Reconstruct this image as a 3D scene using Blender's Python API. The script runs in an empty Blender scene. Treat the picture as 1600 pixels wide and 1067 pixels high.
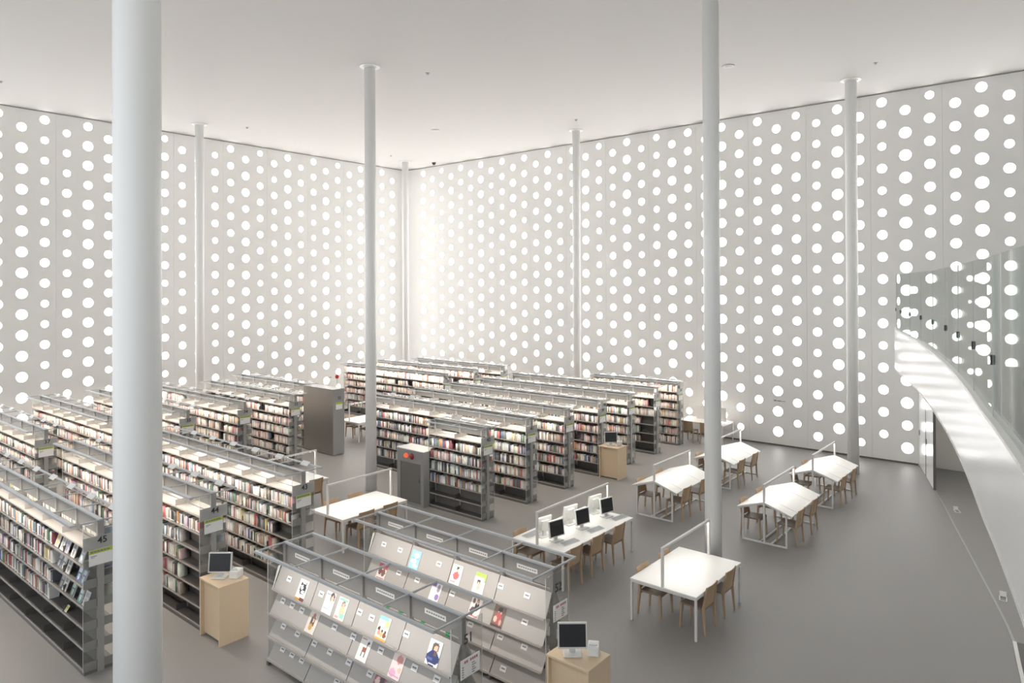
import bpy, bmesh, math, random
import numpy as np
from mathutils import Vector, Matrix

S = bpy.context.scene
COL = S.collection
R = math.radians

# ------------------------------------------------------------------ camera
CAM_H = 5.734
F_PX, CY_PX = 1090.1, 441.88
YAW, TILT, ROLL = R(39.801), R(0.2843), R(-0.2529)
_F = Vector((math.cos(YAW), math.sin(YAW), 0)); _R = Vector((math.sin(YAW), -math.cos(YAW), 0)); _U = Vector((0, 0, 1))
_F2 = _F*math.cos(TILT) + _U*math.sin(TILT); _U2 = _U*math.cos(TILT) - _F*math.sin(TILT)
_R3 = _R*math.cos(ROLL) + _U2*math.sin(ROLL); _U3 = _U2*math.cos(ROLL) - _R*math.sin(ROLL)
cam_d = bpy.data.cameras.new('camera'); cam = bpy.data.objects.new('camera', cam_d); COL.objects.link(cam)
cam_d.sensor_fit = 'HORIZONTAL'; cam_d.sensor_width = 36.0
cam_d.lens = 36.0*F_PX/1600.0
cam_d.shift_y = -(533.5 - CY_PX)/1600.0
cam_d.clip_start = 0.05; cam_d.clip_end = 200
m = Matrix((_R3, _U3, -_F2)).transposed().to_4x4(); m.translation = Vector((0, 0, CAM_H))
cam.matrix_world = m
S.camera = cam

def project(x, y, z):
    v = Vector((x, y, z - CAM_H)); w = v.dot(_F2)
    if w < 0.1: return (-9999, -9999, w)
    return (800 + F_PX*v.dot(_R3)/w, CY_PX - F_PX*v.dot(_U3)/w, w)

# ------------------------------------------------------------------ light, exposure
PANE_L, LAMP_L, RACK_L, TABLE_L = 10.0, 88.0, 56.0, 31.0
world = bpy.data.worlds.new('world'); S.world = world; world.use_nodes = True
bg = world.node_tree.nodes['Background']; bg.inputs[0].default_value = (0.93, 0.97, 1.0, 1); bg.inputs[1].default_value = 1.25
vs = S.view_settings; vs.view_transform = 'Standard'; vs.look = 'None'; vs.gamma = 1.0; vs.use_curve_mapping = False
vs.exposure = 0.06
S.cycles.transparent_max_bounces = 24
S.cycles.max_bounces = 10; S.cycles.diffuse_bounces = 5

# ------------------------------------------------------------------ materials
MATS = {}
def mat(name, col, rough=0.5, metal=0.0, emit=None, strength=0.0, spec=0.5, noise=None):
    mt = bpy.data.materials.new(name); mt.use_nodes = True
    nt = mt.node_tree; b = nt.nodes['Principled BSDF']
    b.inputs['Base Color'].default_value = (*col, 1); b.inputs['Roughness'].default_value = rough
    b.inputs['Metallic'].default_value = metal; b.inputs['Specular IOR Level'].default_value = spec
    if emit:
        b.inputs['Emission Color'].default_value = (*emit, 1); b.inputs['Emission Strength'].default_value = strength
    if noise:
        scale, amt, stretch = noise
        tc = nt.nodes.new('ShaderNodeTexCoord'); mp = nt.nodes.new('ShaderNodeMapping'); mp.inputs['Scale'].default_value = stretch
        nz = nt.nodes.new('ShaderNodeTexNoise'); nz.inputs['Scale'].default_value = scale; nz.inputs['Detail'].default_value = 4
        mx = nt.nodes.new('ShaderNodeMix'); mx.data_type = 'RGBA'
        mx.inputs['A'].default_value = (*[c*(1-amt) for c in col], 1); mx.inputs['B'].default_value = (*[min(1, c*(1+amt)) for c in col], 1)
        nt.links.new(tc.outputs['Object'], mp.inputs[0]); nt.links.new(mp.outputs[0], nz.inputs[0])
        nt.links.new(nz.outputs['Fac'], mx.inputs['Factor']); nt.links.new(mx.outputs['Result'], b.inputs['Base Color'])
    MATS[name] = mt
    return mt
def emitter(name, col, strength):
    mt = bpy.data.materials.new(name); mt.use_nodes = True; nt = mt.node_tree; nt.nodes.clear()
    e = nt.nodes.new('ShaderNodeEmission'); e.inputs[0].default_value = (*col, 1); e.inputs[1].default_value = strength
    o = nt.nodes.new('ShaderNodeOutputMaterial'); nt.links.new(e.outputs[0], o.inputs[0]); MATS[name] = mt
def clear(name, tint, ior=1.45, rough=0.02, haze=0.0, hazecol=(0.6, 0.6, 0.6)):
    mt = bpy.data.materials.new(name); mt.use_nodes = True; nt = mt.node_tree; nt.nodes.clear()
    t = nt.nodes.new('ShaderNodeBsdfTransparent'); t.inputs[0].default_value = (*tint, 1)
    g = nt.nodes.new('ShaderNodeBsdfGlossy'); g.inputs['Roughness'].default_value = rough
    lw = nt.nodes.new('ShaderNodeLayerWeight'); lw.inputs[0].default_value = 0.5
    pw = nt.nodes.new('ShaderNodeMath'); pw.operation = 'POWER'; pw.inputs[1].default_value = 5.0
    fr = nt.nodes.new('ShaderNodeMath'); fr.operation = 'MULTIPLY_ADD'; r0 = ((ior-1)/(ior+1))**2
    fr.inputs[1].default_value = 1-r0; fr.inputs[2].default_value = r0
    nt.links.new(lw.outputs['Facing'], pw.inputs[0]); nt.links.new(pw.outputs[0], fr.inputs[0])
    mx = nt.nodes.new('ShaderNodeMixShader'); o = nt.nodes.new('ShaderNodeOutputMaterial')
    nt.links.new(fr.outputs[0], mx.inputs[0]); nt.links.new(g.outputs[0], mx.inputs[2])
    if haze:
        d = nt.nodes.new('ShaderNodeBsdfDiffuse'); d.inputs[0].default_value = (*hazecol, 1)
        m2 = nt.nodes.new('ShaderNodeMixShader'); m2.inputs[0].default_value = haze
        nt.links.new(t.outputs[0], m2.inputs[1]); nt.links.new(d.outputs[0], m2.inputs[2]); nt.links.new(m2.outputs[0], mx.inputs[1])
    else:
        nt.links.new(t.outputs[0], mx.inputs[1])
    nt.links.new(mx.outputs[0], o.inputs[0]); MATS[name] = mt
def attr_mat(name, rough=0.6):
    mt = bpy.data.materials.new(name); mt.use_nodes = True; nt = mt.node_tree; b = nt.nodes['Principled BSDF']
    a = nt.nodes.new('ShaderNodeAttribute'); a.attribute_name = 'Col'
    nt.links.new(a.outputs['Color'], b.inputs['Base Color']); b.inputs['Roughness'].default_value = rough; MATS[name] = mt

mat('wall', (0.83, 0.82, 0.80), 0.5, noise=(1.3, 0.012, (1, 1, 0.2)))
mat('wall_back', (0.50, 0.49, 0.48), 0.8)
mat('ceiling', (0.68, 0.665, 0.65), 0.7)
mat('floor', (0.24, 0.231, 0.224), 0.5, noise=(30, 0.05, (1, 1, 1)))
mat('baseboard', (0.12, 0.115, 0.11), 0.6)
mat('column', (0.88, 0.88, 0.87), 0.35)
mat('steel', (0.33, 0.325, 0.315), 0.42, 0.25)
mat('shelf_steel', (0.11, 0.103, 0.097), 0.5, 0.1)
mat('lip', (0.33, 0.31, 0.295), 0.45, 0.1)
mat('shade_board', (0.13, 0.125, 0.12), 0.6)  # shade inside the empty shelves, put in as a dark board
mat('steel_dark', (0.16, 0.155, 0.15), 0.5, 0.2)
mat('rail', (0.46, 0.48, 0.50), 0.45, 0.15)
mat('header', (0.17, 0.168, 0.163), 0.5, 0.1)
mat('cover', (0.30, 0.287, 0.27), 0.5)
mat('white', (0.80, 0.80, 0.79), 0.4)
mat('frame_white', (0.70, 0.69, 0.67), 0.4)
mat('table', (0.82, 0.81, 0.78), 0.35)
mat('wood', (0.43, 0.305, 0.195), 0.5, noise=(6, 0.14, (1, 8, 1)))
mat('wood_shaded', (0.25, 0.19, 0.145), 0.5)  # chair seats, with their shadow put into the wood colour
mat('maple', (0.66, 0.52, 0.36), 0.45, noise=(5, 0.05, (8, 8, 1)))
mat('bezel', (0.62, 0.62, 0.60), 0.45)
mat('screen', (0.018, 0.019, 0.022), 0.25)
mat('plastic', (0.72, 0.72, 0.70), 0.45)
mat('keys', (0.45, 0.47, 0.49), 0.6)
mat('paper', (0.80, 0.79, 0.78), 0.7)
mat('lime', (0.42, 0.52, 0.05), 0.6)
mat('ink', (0.035, 0.035, 0.038), 0.6)
mat('ink_soft', (0.22, 0.22, 0.23), 0.7)
mat('red_head', (0.50, 0.14, 0.17), 0.6)
mat('red', (0.62, 0.03, 0.02), 0.35)
emitter('red_glow', (1.0, 0.10, 0.03), 1.6)
mat('bell', (0.22, 0.02, 0.02), 0.35)
mat('green', (0.02, 0.30, 0.10), 0.5)
mat('tray', (0.40, 0.38, 0.36), 0.5)
mat('mag_panel', (0.235, 0.23, 0.22), 0.5, 0.1)
mat('fascia', (0.80, 0.805, 0.81), 0.22, spec=0.6)
mat('cabinet', (0.27, 0.255, 0.24), 0.3, 0.5)
mat('cabinet_grey', (0.27, 0.275, 0.275), 0.45, 0.1)
mat('cabinet_door', (0.15, 0.145, 0.14), 0.5)
mat('rubber', (0.06, 0.06, 0.06), 0.8)
mat('cream_wall', (0.74, 0.72, 0.66), 0.6)
clear('acrylic', (0.94, 0.945, 0.94), 1.4, 0.06, 0.09, (0.55, 0.55, 0.54))
clear('acrylic_edge', (0.8, 0.85, 0.83), 1.5, 0.1, 0.55, (0.75, 0.76, 0.75))
clear('band', (0.8, 0.8, 0.79), 1.4, 0.25, 0.55, (0.60, 0.595, 0.58))
clear('glass', (0.905, 0.95, 0.935), 1.55, 0.0, 0.025, (0.40, 0.46, 0.44))
emitter('pane', (1.0, 0.985, 0.96), PANE_L)
emitter('tube', (1.0, 0.90, 0.78), LAMP_L)
emitter('rack_tube', (1.0, 0.93, 0.86), RACK_L)
emitter('table_tube', (1.0, 0.96, 0.90), TABLE_L)
attr_mat('book_stuff', 0.55)
attr_mat('print', 0.35)

# ------------------------------------------------------------------ mesh helpers
class MB:
    def __init__(s): s.v = []; s.f = []; s.m = []
    def down(s, x0, y0, x1, y1, z):          # a flat diffuser facing the floor
        b = len(s.v); s.v += [(x0,y0,z),(x0,y1,z),(x1,y1,z),(x1,y0,z)]; s.f.append((b,b+1,b+2,b+3)); s.m.append(0); return s
    def box(s, x0, y0, z0, x1, y1, z1, mi=0):
        b = len(s.v)
        s.v += [(x0,y0,z0),(x1,y0,z0),(x1,y1,z0),(x0,y1,z0),(x0,y0,z1),(x1,y0,z1),(x1,y1,z1),(x0,y1,z1)]
        s.f += [(b,b+3,b+2,b+1),(b+4,b+5,b+6,b+7),(b,b+1,b+5,b+4),(b+1,b+2,b+6,b+5),(b+2,b+3,b+7,b+6),(b+3,b,b+4,b+7)]
        s.m += [mi]*6; return s
    def hexa(s, lo, hi, mi=0):              # two quads of 4 points
        b = len(s.v); s.v += list(lo) + list(hi)
        s.f += [(b,b+3,b+2,b+1),(b+4,b+5,b+6,b+7),(b,b+1,b+5,b+4),(b+1,b+2,b+6,b+5),(b+2,b+3,b+7,b+6),(b+3,b,b+4,b+7)]
        s.m += [mi]*6; return s
    def prism(s, pts, axis, a, c, mi=0):    # 2-D outline extruded along an axis ('x': pts are (y,z); 'y': (x,z); 'z': (x,y))
        n = len(pts); b = len(s.v)
        P = {'x': lambda p, t: (t, p[0], p[1]), 'y': lambda p, t: (p[0], t, p[1]), 'z': lambda p, t: (p[0], p[1], t)}[axis]
        s.v += [P(p, a) for p in pts] + [P(p, c) for p in pts]
        s.f += [tuple(range(b, b+n)), tuple(reversed(range(b+n, b+2*n)))]
        s.f += [(b+i, b+n+i, b+n+(i+1) % n, b+(i+1) % n) for i in range(n)]
        s.m += [mi]*(n+2); return s
    def cyl(s, cx, cy, z0, z1, r, n=16, r1=None, mi=0):
        r1 = r if r1 is None else r1; b = len(s.v)
        for z, q in ((z0, r), (z1, r1)):
            s.v += [(cx+q*math.cos(2*math.pi*i/n), cy+q*math.sin(2*math.pi*i/n), z) for i in range(n)]
        s.f += [(b+i, b+(i+1) % n, b+n+(i+1) % n, b+n+i) for i in range(n)]
        s.f += [tuple(reversed(range(b, b+n))), tuple(range(b+n, b+2*n))]
        s.m += [mi]*(n+2); return s
    def mesh(s, name, mats, smooth=False):
        me = bpy.data.meshes.new(name); me.from_pydata([tuple(map(float, p)) for p in s.v], [], s.f)
        for k in ([mats] if isinstance(mats, str) else mats): me.materials.append(MATS[k])
        me.polygons.foreach_set('material_index', s.m)
        if smooth: me.polygons.foreach_set('use_smooth', [True]*len(s.f))
        me.validate(); me.update()
        if name in SOLID: fix_normals(me)
        return me
SOLID = set()
def fix_normals(me):
    bm = bmesh.new(); bm.from_mesh(me); bmesh.ops.recalc_face_normals(bm, faces=bm.faces[:]); bm.to_mesh(me); bm.free()
def ob(name, me, parent=None, loc=(0,0,0), rot=(0,0,0), scale=None):
    o = bpy.data.objects.new(name, me); COL.objects.link(o)
    o.location = loc; o.rotation_euler = rot
    if scale: o.scale = scale
    if parent: o.parent = parent
    return o
def tag(o, label, cat, group=None, kind=None):
    o['label'] = label; o['category'] = cat
    if group: o['group'] = group
    if kind: o['kind'] = kind
    return o
def thing(name, label, cat, loc=(0,0,0), rz=0.0, group=None):
    return tag(ob(name, None, None, loc, (0,0,rz)), label, cat, group)
def struct(name, me, loc=(0,0,0), label=None):
    o = ob(name, me, None, loc); o['kind'] = 'structure'
    if label: o['label'] = label
    return o
def bevel_mesh(mb, name, mats, w=0.004, seg=1):
    me = mb.mesh(name, mats); bm = bmesh.new(); bm.from_mesh(me)
    bmesh.ops.recalc_face_normals(bm, faces=bm.faces[:])
    bmesh.ops.bevel(bm, geom=bm.edges[:], offset=w, segments=seg, affect='EDGES', profile=0.5)
    bm.to_mesh(me); bm.free(); return me
_txt = {}
def text(body, size, material, parent, loc, rot, name='number'):
    key = (body, size, material)
    if key not in _txt:
        c = bpy.data.curves.new('lettering', 'FONT'); c.body = body; c.size = size; c.extrude = 0.001; c.align_x = 'CENTER'; c.align_y = 'CENTER'
        c.resolution_u = 3; c.offset = 0.002
        c.materials.append(MATS[material]); tmp = bpy.data.objects.new('lettering', c); COL.objects.link(tmp)
        bpy.context.view_layer.update()
        me = bpy.data.meshes.new_from_object(tmp.evaluated_get(bpy.context.evaluated_depsgraph_get()))
        bpy.data.objects.remove(tmp); me.name = 'number'; _txt[key] = me
    return ob(name, _txt[key], parent, loc, rot)

# ------------------------------------------------------------------ the room
XR, YL, H = 25.27, 28.48, 12.0
X0, Y0 = -5.0, -7.0
struct('floor', MB().box(X0, Y0, -0.15, XR+0.6, YL+0.6, 0).mesh('floor', 'floor'), label='smooth grey floor of the reading hall')
struct('ceiling', MB().box(X0, Y0, H, XR+0.6, YL+0.6, H+0.2).mesh('ceiling', 'ceiling'), label='plain white ceiling of the reading hall')

struct('wall_light_block', MB().box(X0, Y0-0.2, 0, XR+0.6, Y0, H).mesh('wall_light_block', 'wall'), label='added unseen white wall blocking light behind the gallery')  # unseen wall, added to keep open-side daylight off the right floor
rnd = random.Random(7)
VS, NR = 0.7225, 16
def hole_sizes(ncol_mod, seq):
    out = []
    for k in range(NR):
        if ncol_mod == 1: r = 0.176 if (k and seq.random() > 0.10) else 0.152
        else: r = 0.150 if seq.random() < 0.58 else 0.128
        out.append(r)
    return out
SEG = 24
def panel_mesh(cols, width, z_lo, skip):
    """cols: list of (u, phase, radii); panel local frame u along wall, w into the wall (depth), z up"""
    mb = MB(); V, Fc = mb.v, mb.f
    def quad(a, b, c, d):
        i = len(V); V.extend((a, b, c, d)); Fc.append((i, i+1, i+2, i+3)); mb.m.append(0)
    half = width/2; D = 0.05; top, bot = 11.965, z_lo
    for (u, zt, radii) in cols:
        u0, u1 = u-half, u+half
        zs = [(zt - VS*k, radii[k]) for k in range(NR)]
        zs = [(z, r) for z, r in zs if not skip(u, z)]
        zhi = top
        for n, (z, r) in enumerate(zs):
            c1, c0 = min(z+VS/2, top), max(z-VS/2, bot)
            if n == len(zs)-1 and c0 > bot: pass
            if c1 < zhi - 1e-4: quad((u0,0,c1),(u1,0,c1),(u1,0,zhi),(u0,0,zhi))
            ang = [2*math.pi*i/SEG for i in range(SEG)] + [math.atan2(zz-z, uu-u) % (2*math.pi) for uu in (u0,u1) for zz in (c0,c1)]
            ang = sorted(set(round(a, 6) for a in ang))
            inn, outr = [], []
            for a in ang:
                ca, sa = math.cos(a), math.sin(a)
                inn.append((u+r*ca, z+r*sa))
                t = min(((u1-u)/ca if ca > 1e-9 else 1e9), ((u0-u)/ca if ca < -1e-9 else 1e9), ((c1-z)/sa if sa > 1e-9 else 1e9), ((c0-z)/sa if sa < -1e-9 else 1e9))
                outr.append((u+t*ca, z+t*sa))
            N = len(ang); b = len(V)
            V.extend([(p[0], 0, p[1]) for p in outr]); V.extend([(p[0], 0, p[1]) for p in inn]); V.extend([(p[0], D, p[1]) for p in inn])
            for i in range(N):
                j = (i+1) % N
                Fc.append((b+i, b+j, b+N+j, b+N+i)); Fc.append((b+N+i, b+N+j, b+2*N+j, b+2*N+i)); mb.m += [0, 0]
            zhi = c0
        if zhi > bot + 1e-4: quad((u0,0,bot),(u1,0,bot),(u1,0,zhi),(u0,0,zhi))
    ulo, uhi = min(c[0] for c in cols)-half, max(c[0] for c in cols)+half
    quad((ulo,0,bot),(ulo,D,bot),(ulo,D,top),(ulo,0,top)); quad((uhi,0,bot),(uhi,D,bot),(uhi,D,top),(uhi,0,top))
    quad((ulo,0,top),(ulo,D,top),(uhi,D,top),(uhi,0,top))
    return mb.mesh('panel', 'wall')
PANES = {}
for r in (0.176, 0.152, 0.150, 0.128):
    mb = MB(); n = 18
    mb.v = [(r*math.cos(2*math.pi*i/n), 0, r*math.sin(2*math.pi*i/n)) for i in range(n)]; mb.f = [tuple(range(n))]; mb.m = [0]
    PANES[r] = mb.mesh('pane', 'pane')

def build_wall(name, label, axis, start, pitch, jmin, jmax, ztop_even, ztop_odd, skip, seed):
    seq = random.Random(seed)
    back = MB()
    if axis == 'Y': back.box(XR+0.055, Y0, 0, XR+0.3, YL+0.3, H)
    else: back.box(X0, YL+0.055, 0, XR+0.3, YL+0.3, H)
    root = struct(name, back.mesh(name, 'wall_back'), label=label)
    holes = []
    j = jmin
    while j <= jmax:
        cols = []; js = [q for q in range(j, j+3) if q <= jmax]
        mid = start + pitch*(j+1)
        for q in js:
            u = pitch*(q-(j+1)); zt = ztop_even if q % 2 == 0 else ztop_odd
            radii = hole_sizes(q-j, seq)
            cols.append((u, zt, radii))
            for k in range(NR):
                z = zt - VS*k
                if not skip(mid+u, z): holes.append((mid+u, z, radii[k]))
        sg = -1 if axis == 'Y' else 1
        me = panel_mesh([(sg*u, zt, rd) for u, zt, rd in cols], pitch - 0.0001, 0.0, lambda u, z: skip(mid+sg*u, z))
        # shrink so that neighbouring panels leave a fine joint
        sc = (pitch*len(js) - 0.004)/(pitch*len(js))
        if axis == 'Y': ob('panel', me, root, (XR, mid, 0), (0, 0, R(-90)), (sc, 1, 1))
        else: ob('panel', me, root, (mid, YL, 0), (0, 0, 0), (sc, 1, 1))
        j += 3
    # panes: nearest 300 in the picture are single parts, the rest one part
    rank = []
    for (s_, z, r) in holes:
        P = (XR, s_, z) if axis == 'Y' else (s_, YL, z)
        px, py, w = project(*P)
        vis = -10 < px < 1610 and -10 < py < 1070
        if axis == 'X' and z < 2.2: vis = False
        if 180 < px < 262: vis = False
        rank.append((0 if vis else 1, w, s_, z, r))
    rank.sort()
    rot = (0, 0, R(-90)) if axis == 'Y' else (0, 0, 0)
    DP = 0.035
    rest = MB()
    for n, (hid, w, s_, z, r) in enumerate(rank):
        if n < 300 and not hid:
            ob('pane', PANES[r], root, (XR+DP, s_, z) if axis == 'Y' else (s_, YL+DP, z), rot)
        else:
            b = len(rest.v)
            for i in range(18):
                a = 2*math.pi*i/18; d, zz = r*math.cos(a), z + r*math.sin(a)
                rest.v.append((XR+DP, s_-d, zz) if axis == 'Y' else (s_+d, YL+DP, zz))
            rest.f.append(tuple(range(b, b+18))); rest.m.append(0)
    if rest.f:
        o = ob('distant_panes', rest.mesh('distant_panes', 'pane'), root); o['kind'] = 'stuff'
    return root
skip_r = lambda s, z: s < 4.3 and z < 3.3
wall_r = build_wall('wall_right', 'white wall pierced by staggered round windows, right of the corner', 'Y', 1.877, 0.6820, -12, 37, 11.335, 11.697, skip_r, 3)
# phase: even columns start at 11.335 on the right wall (j=0 -> 1.877)
wall_l = build_wall('wall_left', 'white wall pierced by staggered round windows, left of the corner', 'X', 7.689, 0.6927, -10, 24, 11.335, 11.697, lambda s, z: False, 5)
# rounded corner between the two walls
mb = MB(); rcx, rcy = XR-(7.689+0.6927*24.5), YL-(1.877+0.682*37.5); n = 12
for i in range(n+1):
    a = R(90)*i/n; x, y = XR-rcx+rcx*math.cos(a), YL-rcy+rcy*math.sin(a)
    mb.v += [(x, y, 0), (x, y, 11.965)]
mb.f = [(2*i, 2*i+2, 2*i+3, 2*i+1) for i in range(n)]; mb.m = [0]*n
struct('wall_corner', mb.mesh('wall_corner', 'wall', True), label='rounded white corner joining the two pierced walls')
struct('baseboard_right', MB().box(XR-0.012, 4.3, 0, XR+0.02, YL-0.7, 0.05).mesh('baseboard', 'baseboard'))
struct('baseboard_left', MB().box(X0, YL-0.012, 0, XR-0.7, YL+0.02, 0.05).mesh('baseboard', 'baseboard'))
# plain corridor wall under the gallery, with two flush door leaves
wc = struct('wall_corridor', MB().box(XR-0.03, Y0, 0, XR-0.001, 4.2, 3.3).mesh('wall_corridor', 'cream_wall'), label='plain cream wall in the passage under the curved gallery')
for y in (2.2, 3.05): ob('door_leaf', MB().box(XR-0.045, y+0.01, 0.02, XR-0.03, y+0.84, 2.4).mesh('door_leaf', 'cream_wall'), wc)

# columns
COLS = [('F', 2.32, 5.75, 0.345, 'thick white round column nearest the camera, left of centre'),
        ('A', 12.65, 15.77, 0.31, 'white round column rising behind the reading table by bookcase 43'),
        ('B', 12.87, 26.29, 0.31, 'slim white column near the left wall behind the far bookcases'),
        ('C', 23.36, 26.37, 0.31, 'slim white column standing in front of the rounded corner'),
        ('D', 23.22, 15.96, 0.31, 'slim white column near the right wall behind the far bookcases'),
        ('E', 23.02, 5.66, 0.335, 'white round column by the right wall beside the sloped tables'),
        ('G', 12.78, 5.64, 0.315, 'white round column rising beside the flat table without computers')]
for key, x, y, d, lab in COLS:
    t = thing('column', lab, 'column', (x, y, 0))
    t['kind'] = 'structure'
    ob('shaft', MB().cyl(0, 0, 0, H, d/2, 40).mesh('shaft', 'column', False), t)
    me = t.children[0].data
    me.polygons.foreach_set('use_smooth', [len(p.vertices) == 4 for p in me.polygons])
    mb = MB().cyl(0, 0, H-0.02, H, d/2+0.13, 32); mb.cyl(0, 0, H-0.05, H-0.02, d/2+0.03, 32)
    ob('ceiling_collar', mb.mesh('ceiling_collar', 'column'), t)

# small ceiling fittings
fit = [(24.54, 25.55, 1, 'black dome camera on the ceiling close to the rounded corner'), (14.13, 14.96, 0, 'ceiling sprinkler to the right of the column by the reading table'),
       (14.34, 25.41, 0, 'ceiling sprinkler right of the slim column by the left wall'), (21.88, 25.71, 0, 'ceiling sprinkler just left of the corner column'),
       (19.26, 7.97, 2, 'flat grey detector disc on the ceiling right of the tall near column'), (21.70, 4.68, 0, 'ceiling sprinkler above the gallery end of the right wall'),
       (19.46, 20.18, 2, 'flat pale detector disc in the middle of the ceiling'), (21.73, 14.93, 0, 'ceiling sprinkler above the slim column by the right wall'),
       (6.30, 25.34, 0, 'ceiling sprinkler at the far left edge of the picture')]
SPR = MB().cyl(0, 0, -0.015, 0, 0.06, 16); SPR.cyl(0, 0, -0.045, -0.015, 0.022, 10); SPR.cyl(0, 0, -0.052, -0.045, 0.04, 12)
spr = SPR.mesh('fitting', 'rail')
DOM = MB().cyl(0, 0, -0.04, 0, 0.10, 20); DOM.cyl(0, 0, -0.12, -0.04, 0.05, 20, 0.09); dom = DOM.mesh('fitting', 'rubber')
DSC = MB().cyl(0, 0, -0.03, 0, 0.17, 24); DSC.cyl(0, 0, -0.05, -0.03, 0.08, 24, 0.12); dsc = DSC.mesh('fitting', 'frame_white')
for x, y, k, lab in fit:
    tag(ob(('ceiling_sprinkler', 'dome_camera', 'smoke_detector')[k], (spr, dom, dsc)[k], None, (x, y, H)), lab, ('sprinkler', 'camera', 'detector')[k])

# ------------------------------------------------------------------ curved gallery front: fascia, glass balustrade, clips
def spline(pts, step):
    out = []
    P = [Vector(p) for p in pts]
    P = [2*P[0]-P[1]] + P + [2*P[-1]-P[-2]]
    for i in range(1, len(P)-2):
        n = max(4, int((P[i+1]-P[i]).length/0.05))
        for k in range(n):
            t = k/n; a, b, c, d = P[i-1], P[i], P[i+1], P[i+2]
            out.append(0.5*((2*b) + (c-a)*t + (2*a-5*b+4*c-d)*t*t + (3*b-a-3*c+d)*t**3))
    out.append(P[-2])
    res = [out[0]]; acc = 0
    for a, b in zip(out, out[1:]):
        acc += (b-a).length
        if acc >= step - 1e-6: res.append(b); acc = 0
    return res
GAL = [(25.22, 4.90), (24.1, 4.72), (22.86, 4.42), (20.99, 3.85), (19.01, 3.25), (16.9, 2.68), (14.88, 2.17), (13.3, 1.80), (11.78, 1.47), (10.4, 1.19), (9.06, 0.93), (7.88, 0.69), (6.36, 0.40), (4.6, 0.08), (2.6, -0.24)]
curve = spline(GAL, 0.1)
def ribbon(pts, off0, off1, z0, z1):
    """solid curved strip along pts between two sideways offsets and two heights (closed)"""
    mb = MB(); n = len(pts); ring = []
    for i, p in enumerate(pts):
        t = (pts[min(i+1, n-1)] - pts[max(i-1, 0)]).normalized(); s = Vector((-t.y, t.x))
        a, b = p + s*off0, p + s*off1
        ring.append(len(mb.v)); mb.v += [(a.x, a.y, z0), (a.x, a.y, z1), (b.x, b.y, z1), (b.x, b.y, z0)]
    for i in range(n-1):
        a, b = ring[i], ring[i+1]
        for k in range(4): mb.f.append((a+k, b+k, b+(k+1) % 4, a+(k+1) % 4)); mb.m.append(0)
    for r in (ring[0], ring[-1]): mb.f.append((r, r+1, r+2, r+3)); mb.m.append(0)
    return mb
gal = thing('gallery_balustrade', 'curved white gallery front with a tall green-tinted glass balustrade', 'balustrade')
def solid(mb, name, m_, smooth=False):
    me = mb.mesh(name, m_, smooth); fix_normals(me); return me
step = 10
i = 0; k = 0
while i < len(curve)-1:
    seg = curve[i:i+step+1]
    if len(seg) > 2: ob('fascia_panel', solid(ribbon(seg[:], 0.0, 0.12, 3.225, 4.35), 'fascia_panel', 'fascia'), gal)
    i += step
ob('top_trim', solid(ribbon(curve, -0.015, 0.14, 4.35, 4.385), 'top_trim', 'frame_white'), gal)
ob('bottom_trim', solid(ribbon(curve, -0.01, 0.13, 3.205, 3.225), 'bottom_trim', 'frame_white'), gal)
joints = [(24.3, 4.78), (22.37, 4.26), (20.57, 3.70), (18.69, 3.16), (16.57, 2.62), (14.48, 2.11), (12.57, 1.65), (10.57, 1.22), (8.56, 0.80), (6.55, 0.42), (4.55, 0.07)]
ji = [0] + [min(range(len(curve)), key=lambda q: (curve[q]-Vector(p)).length) for p in joints] + [len(curve)-1]
for a, b in zip(ji, ji[1:]):
    if b - a < 2: continue
    seg = curve[a:b+1]
    g = ribbon(seg, 0.045, 0.057, 4.385, 6.03)
    ob('glass_pane', solid(g, 'glass_pane', 'glass'), gal)
    d = (seg[-1]-seg[0]).normalized()
for q in ji[1:-1]:
    p = curve[q]; t = (curve[min(q+1, len(curve)-1)]-curve[q-1]).normalized(); a = math.atan2(t.y, t.x)
    mb = MB().box(-0.016, 0.025, -0.05, 0.016, 0.043, 0.05); mb.box(-0.012, 0.06, -0.04, 0.012, 0.075, 0.04)
    ob('glass_clip', mb.mesh('glass_clip', 'rubber'), gal, (p.x, p.y, 4.96), (0, 0, a))
    ob('glass_joint', MB().box(-0.004, 0.043, 4.385, 0.004, 0.059, 6.03).mesh('glass_joint', 'acrylic_edge'), gal, (p.x, p.y, 0), (0, 0, a))
# sliding partition leaves and their floor track under the gallery
def leaf(p, q, h_, label, group=None):
    p, q = Vector(p), Vector(q); L = (q-p).length; a = math.atan2(q.y-p.y, q.x-p.x)
    t = thing('partition_leaf', label, 'partition', (p.x, p.y, 0), a)
    ob('leaf_board', bevel_mesh(MB().box(0, -0.03, 0.012, L, 0.03, h_), 'leaf_board', 'fascia', 0.004), t)
    ob('edge_seal', MB().box(-0.012, -0.034, 0.012, 0, 0.034, h_).mesh('edge_seal', 'steel_dark'), t)
    ob('pull_handle', MB().box(L-0.14, 0.03, 1.0, L-0.10, 0.05, 1.16).mesh('pull_handle', 'steel_dark'), t)
    return t
leaf((22.47, 3.43), (23.86, 3.83), 3.2, 'white sliding partition leaf with a dark edge, nearer one under the gallery')
leaf((23.98, 3.86), (25.2, 4.23), 3.2, 'white sliding partition leaf against the pierced right wall under the gallery')
TRK = [(22.40, 3.405), (21.06, 3.01), (19.5, 2.58), (17.92, 2.14), (15.77, 1.54), (15.01, 1.33), (13.81, 1.03), (12.0, 0.72), (10.0, 0.38)]
struct('trim_1', solid(ribbon(spline(TRK, 0.2), -0.02, 0.02, 0.0, 0.006), 'trim_1', 'steel'), label='thin metal track curving across the grey floor')
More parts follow.
